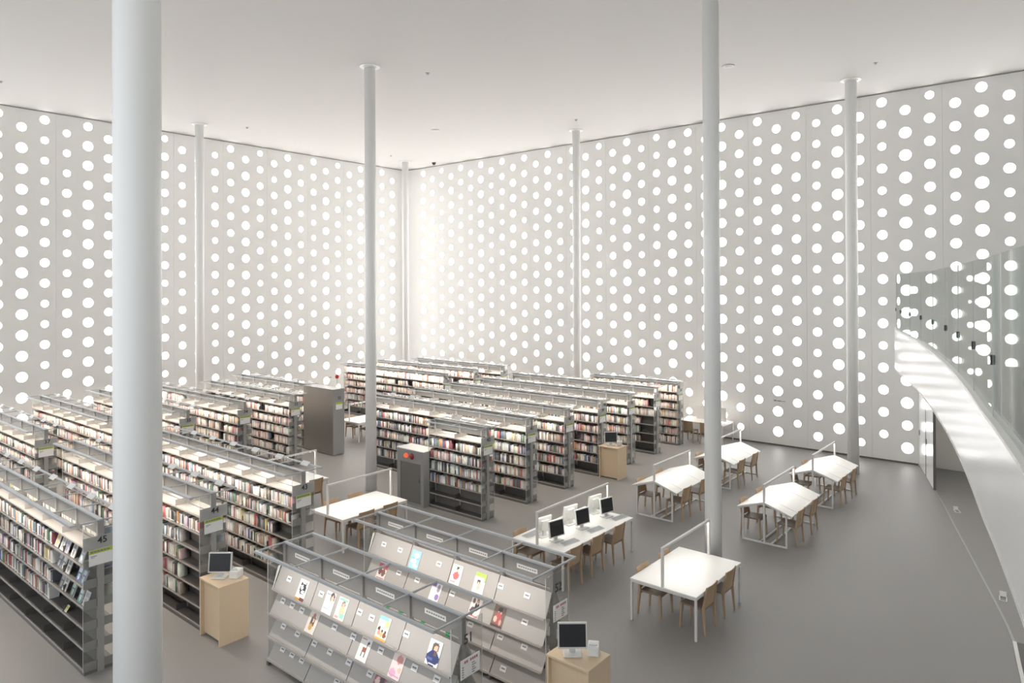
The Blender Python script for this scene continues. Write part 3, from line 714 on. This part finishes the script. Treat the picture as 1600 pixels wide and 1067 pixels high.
def rack(num, x, y0, label):
    t = thing('magazine_rack', label, 'magazine rack', (x, y0, 0), 0, 'sloped magazine racks')
    n = 4; L = n*MB_L
    for k in range(n+1):
        y = k*MB_L
        ob('post', MB().box(-0.035, -0.03, 0, 0.035, 0.03, MZ).mesh('post', 'mag_panel'), t, (0, y + (0.03 if k == 0 else -0.03 if k == n else 0), 0))
        ob('cross_bar', MB().box(-0.51, -0.011, MZ, 0.51, 0.011, MZ+0.022).mesh('cross_bar', 'rail'), t, (0, y, 0))
        ob('foot', MB().box(-0.33, -0.025, 0, 0.33, 0.025, 0.045).mesh('foot', 'steel_dark'), t, (0, y + (0.03 if k == 0 else -0.03 if k == n else 0), 0))
    ob('front_rail', MB().box(-0.52, -0.012, MZ-0.008, -0.475, L+0.012, MZ+0.024).mesh('front_rail', 'rail'), t)
    ob('rear_rail', MB().box(0.475, -0.012, MZ-0.008, 0.52, L+0.012, MZ+0.024).mesh('rear_rail', 'rail'), t)
    ob('centre_rail', MB().box(-0.022, -0.012, MZ, 0.022, L+0.012, MZ+0.026).mesh('centre_rail', 'rail'), t)
    ob('lamp_tube', MB().down(-0.512, 0.03, -0.482, L-0.03, MZ-0.0095).mesh('lamp_tube', 'rack_tube'), t)
    ob('lamp_tube', MB().down(0.482, 0.03, 0.512, L-0.03, MZ-0.0095).mesh('lamp_tube', 'rack_tube'), t)
    for k in range(n):
        h = ob('header_panel', HANG, t, (0, k*MB_L, 0)); ob('header_label', STRIP, h); ob('header_lettering', STRIP_T, h)
        for ti in range(4):
            for sgn in (-1, 1):
                ob('display_shelf', tray_mesh(ti, sgn, MB_L), t, (0, k*MB_L, 0))
    for y in (0.0-0.05, L+0.045):
        e = ob('end_panel', MB().box(-0.27, 0, 0.03, 0.27, 0.008, MZ-0.04).mesh('end_panel', 'acrylic'), t, (0, y, 0))
        ob('panel_edge', MB().box(-0.273, -0.001, 0.03, -0.269, 0.009, MZ-0.04).box(0.269, -0.001, 0.03, 0.273, 0.009, MZ-0.04).mesh('panel_edge', 'acrylic_edge'), e)
        if y < 0.1: text(num, 0.165, 'ink', e, (0.02, -0.004, MZ-0.25), (R(90), 0, 0))
        else: text(num, 0.165, 'ink', e, (0.02, 0.012, MZ-0.25), (R(90), 0, R(180)))
    nb_ = ob('notice', bevel_mesh(MB().box(-0.16, -0.10, 1.08, 0.17, -0.092, 1.31), 'notice', 'paper', 0.002), t)
    mb = MB()
    for k in range(6): mb.box(-0.10+0.035*k+(0.03 if k > 1 else 0), -0.1015, 1.255, -0.075+0.035*k+(0.03 if k > 1 else 0), -0.1, 1.285)
    ob('notice_heading', mb.mesh('notice_heading', 'red_head'), nb_)
    mb = MB()
    for k in range(5): mb.box(-0.14, -0.101, 1.215-0.028*k, -0.11, -0.1, 1.227-0.028*k); mb.box(0.03, -0.101, 1.215-0.028*k, 0.03+0.06*(1.2 if k % 2 else 0.8), -0.1, 1.227-0.028*k)
    ob('notice_lines', mb.mesh('notice_lines', 'ink_soft'), nb_)
    ob('divider_plate', MB().hexa([(-0.24,L-0.02,1.10),(-0.235,L-0.02,1.10),(-0.085,L-0.02,1.44),(-0.13,L-0.02,1.44)], [(-0.24,L-0.015,1.10),(-0.235,L-0.015,1.10),(-0.085,L-0.015,1.44),(-0.13,L-0.015,1.44)]).mesh('divider_plate', 'white'), t)
    return t
RK = {'51': rack('51', 6.10, 5.86, 'magazine rack numbered 51 in the foreground, sloped shelves under a rail frame'),
      '52': rack('52', 7.94, 5.86, 'magazine rack numbered 52 behind rack 51, beside the computer table')}
def on_tier(num, ti, s, what, v=0.0, lift=0.004):
    """place a print facing -x on the front slope; s = distance from the far end"""
    x, y0 = (6.10, 5.86) if num == '51' else (7.94, 5.86)
    z0, x0, z1, x1 = TIERS[ti]; L = 4*MB_L
    ang = math.atan2(x1-x0, z1-z0); n = Vector((-math.cos(ang), 0, math.sin(ang))); up = Vector((math.sin(ang), 0, math.cos(ang)))
    p = Vector((x+x0, y0+L-s, z0)) + up*v + n*lift
    mtx = Matrix(((0, -n.x, up.x), (-1, -n.y, 0), (0, -n.z, up.z))).to_4x4(); mtx.translation = p
    return mtx
def card(num, ti, s, v):
    t = RK[num]; n = min(3, int((4*MB_L-s)/MB_L))
    sh = [c for c in t.children if c.name.startswith('display_shelf')]
    o = bpy.data.objects.new('label_card', CARD); COL.objects.link(o)
    m_ = on_tier(num, ti, s, None, v); host = sh[n*8+ti*2]
    o.parent = host
    o.matrix_basis = (Matrix.Translation(t.location) @ Matrix.Translation(host.location)).inverted() @ m_
CARDS51 = {0: [(0.30,.17),(1.12,.17),(2.00,.17),(2.26,.17),(2.95,.17)], 1: [(0.20,.19),(0.45,.19),(0.70,.19),(1.50,.19),(1.92,.19),(2.50,.19),(3.15,.19),(3.55,.19)],
           2: [(0.25,.17),(0.62,.17),(1.05,.17),(1.42,.17),(1.85,.17),(2.3,.17),(2.9,.17)], 3: [(0.25,.16),(0.50,.16),(0.75,.16),(1.6,.16),(2.2,.16)]}
CARDS52 = {0: [(0.30,.17),(0.72,.17),(1.65,.17),(2.95,.17),(3.45,.17)], 1: [(0.75,.17),(1.20,.17),(2.0,.17),(3.45,.17)], 2: [(2.4,.17),(3.0,.17),(3.45,.17)], 3: [(3.1,.08),(2.2,.12)]}
for num, cs in (('51', CARDS51), ('52', CARDS52)):
    for ti, l in cs.items():
        for s, v in l: card(num, ti, s, v)
MAGPOS = [('51',0,0.68,'cat','magazine with a black and white cat on its cover, rack 51'), ('51',0,1.34,'portrait','pale magazine with a dark-haired face in its upper corner, rack 51'),
          ('51',0,1.63,'kitchen','cream magazine with a woman and teal lettering, rack 51'), ('51',0,2.52,'family','magazine with three dark-haired children and a blue heading, rack 51'),
          ('51',0,3.48,'navy','magazine with a long-haired woman in navy at the near end of rack 51'), ('51',1,1.02,'dark group','magazine with a dark figure, second tier of rack 51, farther one'),
          ('51',1,2.20,'chair','white magazine with a small brown chair on its cover, second tier of rack 51'), ('51',1,2.86,'pink','pink magazine on the second tier of rack 51'),
          ('51',2,2.52,'crimson','crimson magazine on the third tier of rack 51'),
          ('52',0,1.12,'sky','sky blue magazine on the top tier of rack 52'), ('52',0,2.06,'flower dress','white magazine with a red dress on the top tier of rack 52'),
          ('52',0,2.55,'lime','white magazine with a lime green top band, rack 52'), ('52',1,0.36,'red letters','magazine with dark red lettering at the far end of rack 52'),
          ('52',1,1.66,'purple','magazine with a purple block on the second tier of rack 52'), ('52',1,2.52,'women','magazine with several women on the second tier of rack 52'),
          ('52',1,2.98,'kimono','dark magazine with red figures at the near end of rack 52, second tier')]
for num, ti, s, k, lab in MAGPOS:
    o = tag(ob('magazine', MAGS[k]), lab, 'magazine', 'magazines displayed on the racks'); o.matrix_world = on_tier(num, ti, s, None, 0.004, 0.008)
# small green clips on the top edge of the rear tier of rack 51
CLIP = MB().box(-0.014, -0.03, -0.03, -0.009, 0.03, 0.025).box(0.013, -0.03, -0.03, 0.018, 0.03, 0.025).box(-0.014, -0.03, 0.025, 0.018, 0.03, 0.03).box(-0.03, -0.012, 0.03, 0.0, 0.012, 0.045).mesh('green_clip', 'green')
for y, lab in ((7.33, 'farthest small green clip inside rack 51'), (7.07, 'second farthest small green clip inside rack 51'), (6.64, 'second nearest small green clip inside rack 51'), (6.19, 'nearest small green clip inside rack 51')):
    tag(ob('shelf_clip', CLIP, None, (6.158, y, 1.42)), lab, 'clip', 'green clips on rack 51')

# ------------------------------------------------------------------ books shown face out at the end of bookcase 45
FACE = [((0.62,0.60,0.55),'white and amber',(0.60,0.45,0.16)), ((0.70,0.69,0.66),'white',(0.35,0.33,0.30)), ((0.55,0.52,0.60),'lilac',(0.3,0.25,0.35)), ((0.66,0.63,0.60),'silver',(0.2,0.2,0.22)), ((0.30,0.36,0.40),'slate',(0.65,0.66,0.66)),
        ((0.10,0.11,0.12),'black',(0.4,0.4,0.4)), ((0.16,0.18,0.20),'charcoal',(0.6,0.58,0.55)), ((0.55,0.53,0.50),'grey',(0.2,0.18,0.18)), ((0.08,0.12,0.20),'navy',(0.55,0.6,0.7)), ((0.12,0.16,0.24),'dark blue',(0.5,0.55,0.6)),
        ((0.09,0.09,0.10),'jet black',(0.3,0.3,0.3)), ((0.60,0.58,0.55),'pale grey',(0.2,0.2,0.2)), ((0.07,0.10,0.09),'dark green',(0.3,0.4,0.35)), ((0.10,0.24,0.22),'teal',(0.6,0.62,0.6)), ((0.68,0.68,0.66),'bright white',(0.4,0.4,0.42))]
fi = 0
for lv, ys in ((5, (1.28, 1.05, 0.86, 0.58, 0.24)), (4, (1.20, 1.02, 0.80, 0.36, 0.18)), (3, (1.10, 0.94, 0.62, 0.30, 0.10))):
    for y in ys:
        c, cn, acc = FACE[fi]; fi += 1
        me = cover_print(0.145, 0.21, c, [('r',.1,.62,.9,.86,acc),('e',.5,.32,.26,.2,acc)], 8, 10, 0.014, 'display_book')
        o = tag(ob('display_book', me), f'{cn} book shown face out, {LEVEL_WORD[lv]} end of bookcase 45', 'book', 'face-out books at the end of bookcase 45')
        an = R(20); up = Vector((math.sin(an), 0, math.cos(an))); nn = Vector((-math.cos(an), 0, math.sin(an)))
        mtx = Matrix(((0, -nn.x, up.x), (-1, -nn.y, 0), (0, -nn.z, up.z))).to_4x4(); mtx.translation = Vector((4.10-0.195, YN+y, LV[lv]+0.007)); o.matrix_world = mtx
tag(ob('shelf_tag', cover_print(0.09, 0.10, (0.62,0.62,0.40), [('r',.1,.5,.9,.8,(0.55,0.56,0.1))], 4, 4, 0.004, 'shelf_tag')), 'small yellow tag leaning on an empty shelf of bookcase 45', 'tag')
o = bpy.data.objects['shelf_tag']; an = R(35); up = Vector((math.sin(an), 0, math.cos(an))); nn = Vector((-math.cos(an), 0, math.sin(an)))
mtx = Matrix(((0, -nn.x, up.x), (-1, -nn.y, 0), (0, -nn.z, up.z))).to_4x4(); mtx.translation = Vector((4.10-0.20, YN+0.86, LV[2]+0.008)); o.matrix_world = mtx

# ------------------------------------------------------------------ cabinets
t = thing('steel_cabinet', 'tall plain steel cabinet numbered 32 at the end of the far row', 'cabinet', (14.54, 19.86, 0))
ob('cabinet_body', bevel_mesh(MB().box(-0.23, 0, 0.02, 0.23, 1.74, 2.25), 'cabinet_body', 'cabinet', 0.006), t)
ob('end_face', MB().box(-0.23, -0.012, 0.02, 0.23, -0.0005, 2.25).mesh('end_face', 'cabinet_grey'), t)
text('32', 0.135, 'ink', t, (0.02, -0.014, 1.94), (R(90), 0, 0))
nt_ = ob('notice', MB().box(-0.12, -0.022, 1.56, 0.14, -0.013, 1.80).mesh('notice', 'paper'), t)
ob('notice_header', MB().box(-0.12, -0.024, 1.73, 0.14, -0.022, 1.80).mesh('notice_header', 'lime'), nt_)
ob('kick_base', MB().box(-0.21, 0.02, 0, 0.21, 1.72, 0.02).mesh('kick_base', 'steel_dark'), t)
t = thing('hydrant_cabinet', 'grey steel hydrant box with two red lamps beside the short bookcase', 'cabinet', (12.42, 13.36, 0))
body = MB().box(0.02, 0, 0, 0.50, 1.03, 1.43); ob('cabinet_body', body.mesh('cabinet_body', 'cabinet_grey'), t)
fr = MB().box(0, 0, 0, 0.02, 0.11, 1.43).box(0, 0.90, 0, 0.02, 1.03, 1.43).box(0, 0.11, 1.10, 0.02, 0.90, 1.43).box(0, 0.11, 0, 0.02, 0.90, 0.06)
ob('front_frame', fr.mesh('front_frame', 'cabinet_grey'), t)
d_ = ob('cabinet_door', MB().box(0.008, 0.115, 0.065, 0.0195, 0.895, 1.095).mesh('cabinet_door', 'cabinet_door'), t)
ob('door_handle', MB().box(-0.004, 0.16, 0.62, 0.008, 0.20, 0.70).mesh('door_handle', 'steel_dark'), d_)
ob('top_plate', MB().box(-0.01, -0.01, 1.43, 0.51, 1.04, 1.45).mesh('top_plate', 'frame_white'), t)
lamp_m = MB(); 
def dome(r, depth, m_, n=18, rings=5):
    mb = MB(); prev = None
    for k in range(rings+1):
        a = R(90)*k/rings; rr_, dx = r*math.cos(a), -depth*math.sin(a); b = len(mb.v)
        mb.v += [(dx, rr_*math.cos(2*math.pi*i/n), rr_*math.sin(2*math.pi*i/n)) for i in range(n)]
        if prev is not None:
            for i in range(n): mb.f.append((prev+i, prev+(i+1) % n, b+(i+1) % n, b+i)); mb.m.append(0)
        prev = b
    return mb.mesh('dome', m_, True)
ob('indicator_lamp', dome(0.06, 0.07, 'red_glow'), t, (0, 0.66, 1.27)); ob('alarm_bell', dome(0.085, 0.05, 'bell'), t, (0, 0.45, 1.27))
ob('lettering', MB().box(-0.002, 0.55, 1.12, 0, 0.62, 1.135).box(-0.002, 0.64, 1.12, 0, 0.78, 1.135).mesh('lettering', 'ink_soft'), t)
# alarm lamp on a thin pole near the left wall
t = thing('alarm_beacon', 'red beacon on a thin pole behind the plain steel cabinet', 'beacon', (17.5, 24.0, 0))
ob('pole', MB().cyl(0, 0, 0.02, 1.98, 0.018, 10).mesh('pole', 'frame_white'), t)
ob('base_plate', MB().cyl(0, 0, 0, 0.02, 0.16, 20).mesh('base_plate', 'frame_white'), t)
mb = MB().cyl(0, 0, 1.97, 2.05, 0.06, 14, 0.085); mb.cyl(0, 0, 2.05, 2.13, 0.085, 14, 0.05); ob('beacon_head', mb.mesh('beacon_head', 'red', True), t)

# ------------------------------------------------------------------ furniture: chairs, tables
def tapered(p0, p1, w0, w1, d0=None, d1=None):
    d0 = d0 or w0; d1 = d1 or w1
    q = lambda p, w, d: [(p[0]-w/2,p[1]-d/2,p[2]),(p[0]+w/2,p[1]-d/2,p[2]),(p[0]+w/2,p[1]+d/2,p[2]),(p[0]-w/2,p[1]+d/2,p[2])]
    return q(p0, w0, d0), q(p1, w1, d1)
CH = {}
mb = MB(); n = 8                                    # dished seat
for i in range(n):
    for j in range(1):
        x0, x1 = -0.205 + 0.41*i/n, -0.205 + 0.41*(i+1)/n
        z = lambda x: 0.425 - 0.012*math.cos(math.pi*x/0.42)
        mb.hexa([(x0,-0.21,z(x0)-0.02),(x1,-0.21,z(x1)-0.02),(x1,0.20,z(x1)-0.03),(x0,0.20,z(x0)-0.03)], [(x0,-0.21,z(x0)+0.012),(x1,-0.21,z(x1)+0.012),(x1,0.20,z(x1)+0.002),(x0,0.20,z(x0)+0.002)])
mb.box(-0.20, -0.20, 0.375, 0.20, -0.18, 0.405); mb.box(-0.20, 0.17, 0.37, 0.20, 0.19, 0.40)
CH['seat'] = mb.mesh('seat', 'wood_shaded')
mb = MB(); n = 8                                    # curved plywood back
for i in range(n):
    x0, x1 = -0.195 + 0.39*i/n, -0.195 + 0.39*(i+1)/n
    c = lambda x: 0.022*math.cos(math.pi*x/0.40)
    def row(x, z, y): return (x, y + c(x), z)
    for (za, ya, zb, yb) in ((0.43, 0.195, 0.60, 0.212), (0.60, 0.212, 0.785, 0.255)):
        mb.hexa([row(x0,za,ya),row(x1,za,ya),row(x1,za,ya+0.012),row(x0,za,ya+0.012)], [row(x0,zb,yb),row(x1,zb,yb),row(x1,zb,yb+0.012),row(x0,zb,yb+0.012)])
CH['back'] = mb.mesh('backrest', 'wood')
for s in (-1, 1):
    mb = MB(); mb.hexa(*tapered((s*0.205,-0.215,0), (s*0.195,-0.19,0.425), 0.024, 0.040)); CH['f%d' % s] = mb.mesh('leg', 'wood')
    mb = MB(); mb.hexa(*tapered((s*0.210,0.235,0), (s*0.20,0.20,0.43), 0.024, 0.036, 0.026, 0.045)); mb.hexa(*tapered((s*0.20,0.20,0.43), (s*0.198,0.262,0.785), 0.026, 0.018, 0.045, 0.022)); CH['r%d' % s] = mb.mesh('leg', 'wood')
def chair(x, y, rz, label):
    """faces local -y (back at +y)"""
    t = thing('chair', label, 'chair', (x, y, 0), rz, 'pale wooden chairs at the tables')
    ob('seat', CH['seat'], t); ob('backrest', CH['back'], t)
    for k in ('f-1', 'f1', 'r-1', 'r1'): ob('leg', CH[k], t)
    return t
def lamp_frame(t, L, z, y=0.0, tube=True, floor=False, z0=0.70, x_in=0.0):
    for x in (x_in, L-x_in):
        ob('lamp_post', MB().box(x-0.02, y-0.02, 0.0 if floor else z0, x+0.02, y+0.02, z).mesh('lamp_post', 'frame_white'), t)
    ob('lamp_bar', MB().box(x_in-0.02, y-0.022, z, L-x_in+0.02, y+0.022, z+0.035).mesh('lamp_bar', 'frame_white'), t)
    ob('lamp_tube', MB().down(x_in+0.06, y-0.017, L-x_in-0.06, y+0.017, z-0.0015).mesh('lamp_tube', 'table_tube'), t)
def flat_table(x0, y0, L, W, label, bar=1.34):
    t = thing('reading_table', label, 'table', (x0, y0, 0), 0, 'white reading tables')
    ob('tabletop', bevel_mesh(MB().box(0, 0, 0.692, L, W, 0.72), 'tabletop', 'table', 0.003), t)
    ob('apron', MB().box(0.01, 0.01, 0.655, L-0.01, 0.03, 0.692).box(0.01, W-0.03, 0.655, L-0.01, W-0.01, 0.692).box(0.01, 0.03, 0.655, 0.03, W-0.03, 0.692).box(L-0.03, 0.03, 0.655, L-0.01, W-0.03, 0.692).mesh('apron', 'frame_white'), t)
    for x in (0.005, L-0.04):
        for y in (0.005, W-0.04): ob('leg', MB().box(x, y, 0, x+0.035, y+0.035, 0.655).mesh('leg', 'frame_white'), t)
    if bar: lamp_frame(t, L, bar, W/2, x_in=0.02, z0=0.72)
    return t
FLOORZ = 0
flat_table(10.51, 4.93, 1.85, 1.22, 'flat white reading table with a lamp frame, nearest one beside the tall column')
for (x, y, rz, lab) in ((11.01, 5.93, 0, 'chair on the far side of the nearest flat table, left one'), (11.82, 5.93, 0, 'chair on the far side of the nearest flat table, right one'),
                        (11.01, 5.15, R(180), 'chair on the near side of the nearest flat table, closest to the camera'), (11.80, 5.15, R(180), 'chair on the near side of the nearest flat table, right one')):
    chair(x, y, rz, lab)
flat_table(10.68, 7.68, 2.60, 1.26, 'long white table carrying six computers under a lamp frame', 1.33)
for i, x in enumerate((11.04, 11.90, 12.75)): chair(x, 8.76, 0, ('left', 'middle', 'right')[i] + ' chair on the far side of the computer table')
for i, x in enumerate((11.0, 11.77, 12.58)): chair(x, 7.85, R(180), ('left', 'middle', 'right')[i] + ' chair on the near side of the computer table')
flat_table(9.21, 12.44, 1.84, 1.14, 'flat white reading table with a lamp frame in front of bookcase 43')
for (x, y, rz, lab) in ((9.80, 13.42, 0, 'left chair on the far side of the table by bookcase 43'), (10.48, 13.42, 0, 'right chair on the far side of the table by bookcase 43'),
                        (9.80, 12.63, R(180), 'left chair on the near side of the table by bookcase 43'), (10.48, 12.63, R(180), 'right chair on the near side of the table by bookcase 43')):
    chair(x, y, rz, lab)
flat_table(9.21, 15.50, 1.82, 1.12, 'white reading table mostly hidden behind the frame of bookcase 43')
chair(10.62, 15.72, R(180), 'chair back showing behind the end of bookcase 43')
flat_table(16.13, 20.82, 1.84, 1.16, 'white reading table showing between the steel cabinet and the column')
chair(16.68, 21.02, R(180), 'near chair at the table between the steel cabinet and the column'); chair(16.66, 21.80, 0, 'far chair at the table between the steel cabinet and the column')
# table by the right wall, partly hidden by bookcase and column
t = flat_table(24.05, 10.25, 1.0, 1.75, 'white table by the right wall, between the last bookcase and the column', None)
for y in (0.62, 1.70): ob('screen_post', MB().box(0.48, y-0.02, 0.72, 0.52, y+0.02, 1.28).mesh('screen_post', 'frame_white'), t) if y < 1.8 else None
ob('screen_board', MB().box(0.49, 0.06, 0.75, 0.51, 1.22, 1.26).mesh('screen_board', 'table'), t)
chair(23.98, 11.45, R(90), 'chair at the table by the right wall, left one') ; chair(23.98, 10.75, R(90), 'chair at the table by the right wall, beside the column')

def slope_table(x0, yc, label, L=2.06):
    t = thing('sloped_table', label, 'table', (x0, yc, 0), 0, 'gabled reading tables')
    half, ze, zr = 0.61, 0.725, 0.925
    bl = [0, 0.36, 1.36, L]
    for s in (-1, 1):
        for a, b in zip(bl, bl[1:]):
            lo = [(a+0.007, 0.004*s, zr-0.022), (b-0.007, 0.004*s, zr-0.022), (b-0.007, half*s, ze-0.022), (a+0.007, half*s, ze-0.022)]
            hi = [(p[0], p[1], p[2]+0.022) for p in lo]
            me = MB().hexa(lo, hi).mesh('top_board', 'table'); fix_normals(me); ob('top_board', me, t)
        for x in (0.02, L-0.05):
            pr_ = MB().hexa([(x,0.02*s,zr-0.06),(x+0.03,0.02*s,zr-0.06),(x+0.03,half*s*0.98,ze-0.05),(x,half*s*0.98,ze-0.05)], [(x,0.02*s,zr-0.024),(x+0.03,0.02*s,zr-0.024),(x+0.03,half*s*0.98,ze-0.022),(x,half*s*0.98,ze-0.022)])
            me = pr_.mesh('rafter', 'frame_white'); fix_normals(me); ob('rafter', me, t)
            ob('leg', MB().box(x, s*0.48-0.016, 0, x+0.032, s*0.48+0.016, 0.735).mesh('leg', 'frame_white'), t)
    for x in (0.02, L-0.05): ob('floor_bar', MB().box(x, -0.46, 0, x+0.032, 0.46, 0.03).mesh('floor_bar', 'frame_white'), t)
    for y in (-0.14, 0.10): ob('stretcher', MB().box(0.052, y-0.015, 0.0, L-0.05, y+0.015, 0.03).mesh('stretcher', 'frame_white'), t)
    lamp_frame(t, L, 1.28, 0.0, floor=False, x_in=0.035, z0=0.03)
    return t
SL = [(15.45, 5.645, 'gabled white reading table, nearest of the four'), (18.95, 5.645, 'gabled white reading table beside the column at the right wall'),
      (15.45, 8.36, 'gabled white reading table to the left of the tall column'), (18.95, 8.36, 'gabled white reading table partly behind the tall column, by the right wall')]
SN = ['nearest gabled table', 'gabled table by the right-wall column', 'gabled table left of the tall column', 'gabled table behind the tall column']
for (x, y, lab), nm in zip(SL, SN):
    slope_table(x, y, lab)
    for i, dx in enumerate((0.50, 1.50)):
        chair(x+dx, y+0.40, 0, f"{('left', 'right')[i]} chair on the far side of the {nm}")
        chair(x+dx, y-0.40, R(180), f"{('left', 'right')[i]} chair on the near side of the {nm}")

# ------------------------------------------------------------------ computers, stands, printers
def monitor(x, y, z, rz, label, w=0.38, h=0.32):
    t = thing('monitor', label, 'monitor', (x, y, z), rz, 'flat computer monitors')           # screen faces local -y
    tl = R(8)
    def tilt(mb): 
        mb.v = [(p[0], p[1]*math.cos(tl)+(p[2])*math.sin(tl), p[2]*math.cos(tl)-p[1]*math.sin(tl)+0.085) for p in mb.v]; return mb
    ob('casing', tilt(MB().box(-w/2, -0.015, 0, w/2, 0.025, h).box(-w/4, 0.025, h*0.2, w/4, 0.06, h*0.8)).mesh('casing', 'bezel'), t)
    ob('screen', tilt(MB().box(-w/2+0.018, -0.018, 0.022, w/2-0.018, -0.0152, h-0.018)).mesh('screen', 'screen'), t)
    ob('neck', MB().box(-0.04, 0.03, 0.02, 0.04, 0.06, 0.15).mesh('neck', 'bezel'), t)
    ob('foot', bevel_mesh(MB().box(-0.12, -0.08, 0, 0.12, 0.11, 0.022), 'foot', 'bezel', 0.008), t)
    return t
KB = MB().hexa([(-0.22,-0.08,0),(0.22,-0.08,0),(0.22,0.08,0),(-0.22,0.08,0)], [(-0.218,-0.078,0.012),(0.218,-0.078,0.012),(0.218,0.078,0.026),(-0.218,0.078,0.026)]).mesh('tray', 'plastic')
mb = MB()
for r_ in range(5):
    for c_ in range(14):
        x, y = -0.205+0.0295*c_, -0.066+0.027*r_; z = 0.0128+(y+0.078)/0.156*0.014
        mb.box(x, y, z-0.002, x+0.025, y+0.022, z+0.006)
KK = mb.mesh('keys', 'keys')
def keyboard(x, y, z, rz, label):
    t = thing('keyboard', label, 'keyboard', (x, y, z), rz, 'computer keyboards'); ob('tray', KB, t); ob('keys', KK, t); return t
for i, x in enumerate((11.12, 12.03, 12.97)):
    w_ = ('left', 'middle', 'right')[i]
    monitor(x, 8.14, 0.72, R(-12), f'{w_} dark-screened monitor on the near side of the computer table')
    keyboard(x+0.08, 7.90, 0.72, R(-8), f'{w_} keyboard in front of a dark screen on the computer table')
    monitor(x+0.04, 8.52, 0.72, R(180-10), f'{w_} monitor turned away on the far side of the computer table')
    keyboard(x-0.02, 8.77, 0.72, R(180), f'{w_} keyboard on the far side of the computer table')
def kiosk(x, y, w, d, h, label):
    """w along x, d along y"""
    t = thing('computer_stand', label, 'stand', (x, y, 0), 0, 'wooden catalogue stands')
    ob('side_panel', MB().box(0, 0, 0, w, 0.03, h-0.03).mesh('side_panel', 'maple'), t); ob('side_panel', MB().box(0, d-0.03, 0, w, d, h-0.03).mesh('side_panel', 'maple'), t)
    ob('inner_box', MB().box(0.06, 0.03, 0.04, w-0.01, d-0.03, h-0.03).mesh('inner_box', 'maple'), t)
    ob('kick_base', MB().box(0.09, 0.03, 0, w-0.03, d-0.03, 0.04).mesh('kick_base', 'steel_dark'), t)
    ob('stand_top', bevel_mesh(MB().box(-0.005, -0.005, h-0.03, w+0.005, d+0.005, h), 'stand_top', 'maple', 0.003), t)
    return t
def printer(x, y, z, rz, label):
    t = thing('receipt_printer', label, 'printer', (x, y, z), rz, 'small receipt printers')
    ob('printer_case', bevel_mesh(MB().box(-0.075, -0.10, 0, 0.075, 0.10, 0.13), 'printer_case', 'plastic', 0.018, 2), t)
    ob('paper_slot', MB().box(-0.05, -0.045, 0.13, 0.05, -0.03, 0.132).mesh('paper_slot', 'ink_soft'), t)
    ob('receipt', MB().box(-0.04, -0.04, 0.131, 0.04, -0.037, 0.165).mesh('receipt', 'paper'), t)
    return t
kiosk(5.56, 10.73, 0.50, 0.65, 0.95, 'pale wooden computer stand at the end of bookcase 44')
monitor(5.76, 11.10, 0.95, R(-50), 'monitor on the wooden stand at the end of bookcase 44'); printer(5.95, 10.92, 0.95, R(-60), 'white receipt printer behind the monitor near bookcase 44')
kiosk(7.27, 4.85, 0.51, 0.65, 0.95, 'pale wooden computer stand at the end of rack 52, cut off by the picture')
monitor(7.46, 5.22, 0.95, R(-50), 'monitor on the wooden stand at the end of rack 52'); printer(7.66, 5.03, 0.95, R(-60), 'white receipt printer behind the monitor near rack 52')
kiosk(17.76, 10.78, 0.52, 0.65, 0.95, 'pale wooden computer stand at the end of the right bookcase block')
monitor(17.97, 11.14, 0.95, R(-50), 'monitor on the wooden stand at the right bookcase block'); printer(18.15, 10.95, 0.95, R(-60), 'white receipt printer on the stand at the right bookcase block')

# ------------------------------------------------------------------ small wall lettering
tag(ob('wall_lettering', MB().box(XR-0.004, 8.58, 1.58, XR-0.001, 8.72, 1.61).box(XR-0.004, 8.75, 1.58, XR-0.001, 8.84, 1.62).box(XR-0.004, 8.44, 1.58, XR-0.001, 8.55, 1.60).mesh('wall_lettering', 'ink_soft')), 'tiny dark lettering low on the right wall between round windows', 'lettering')
tag(ob('wall_lettering', MB().box(20.05, YL-0.004, 1.34, 20.2, YL-0.001, 1.37).box(20.24, YL-0.004, 1.34, 20.46, YL-0.001, 1.37).mesh('wall_lettering', 'ink_soft')), 'tiny dark lettering low on the left wall above the steel cabinet', 'lettering')
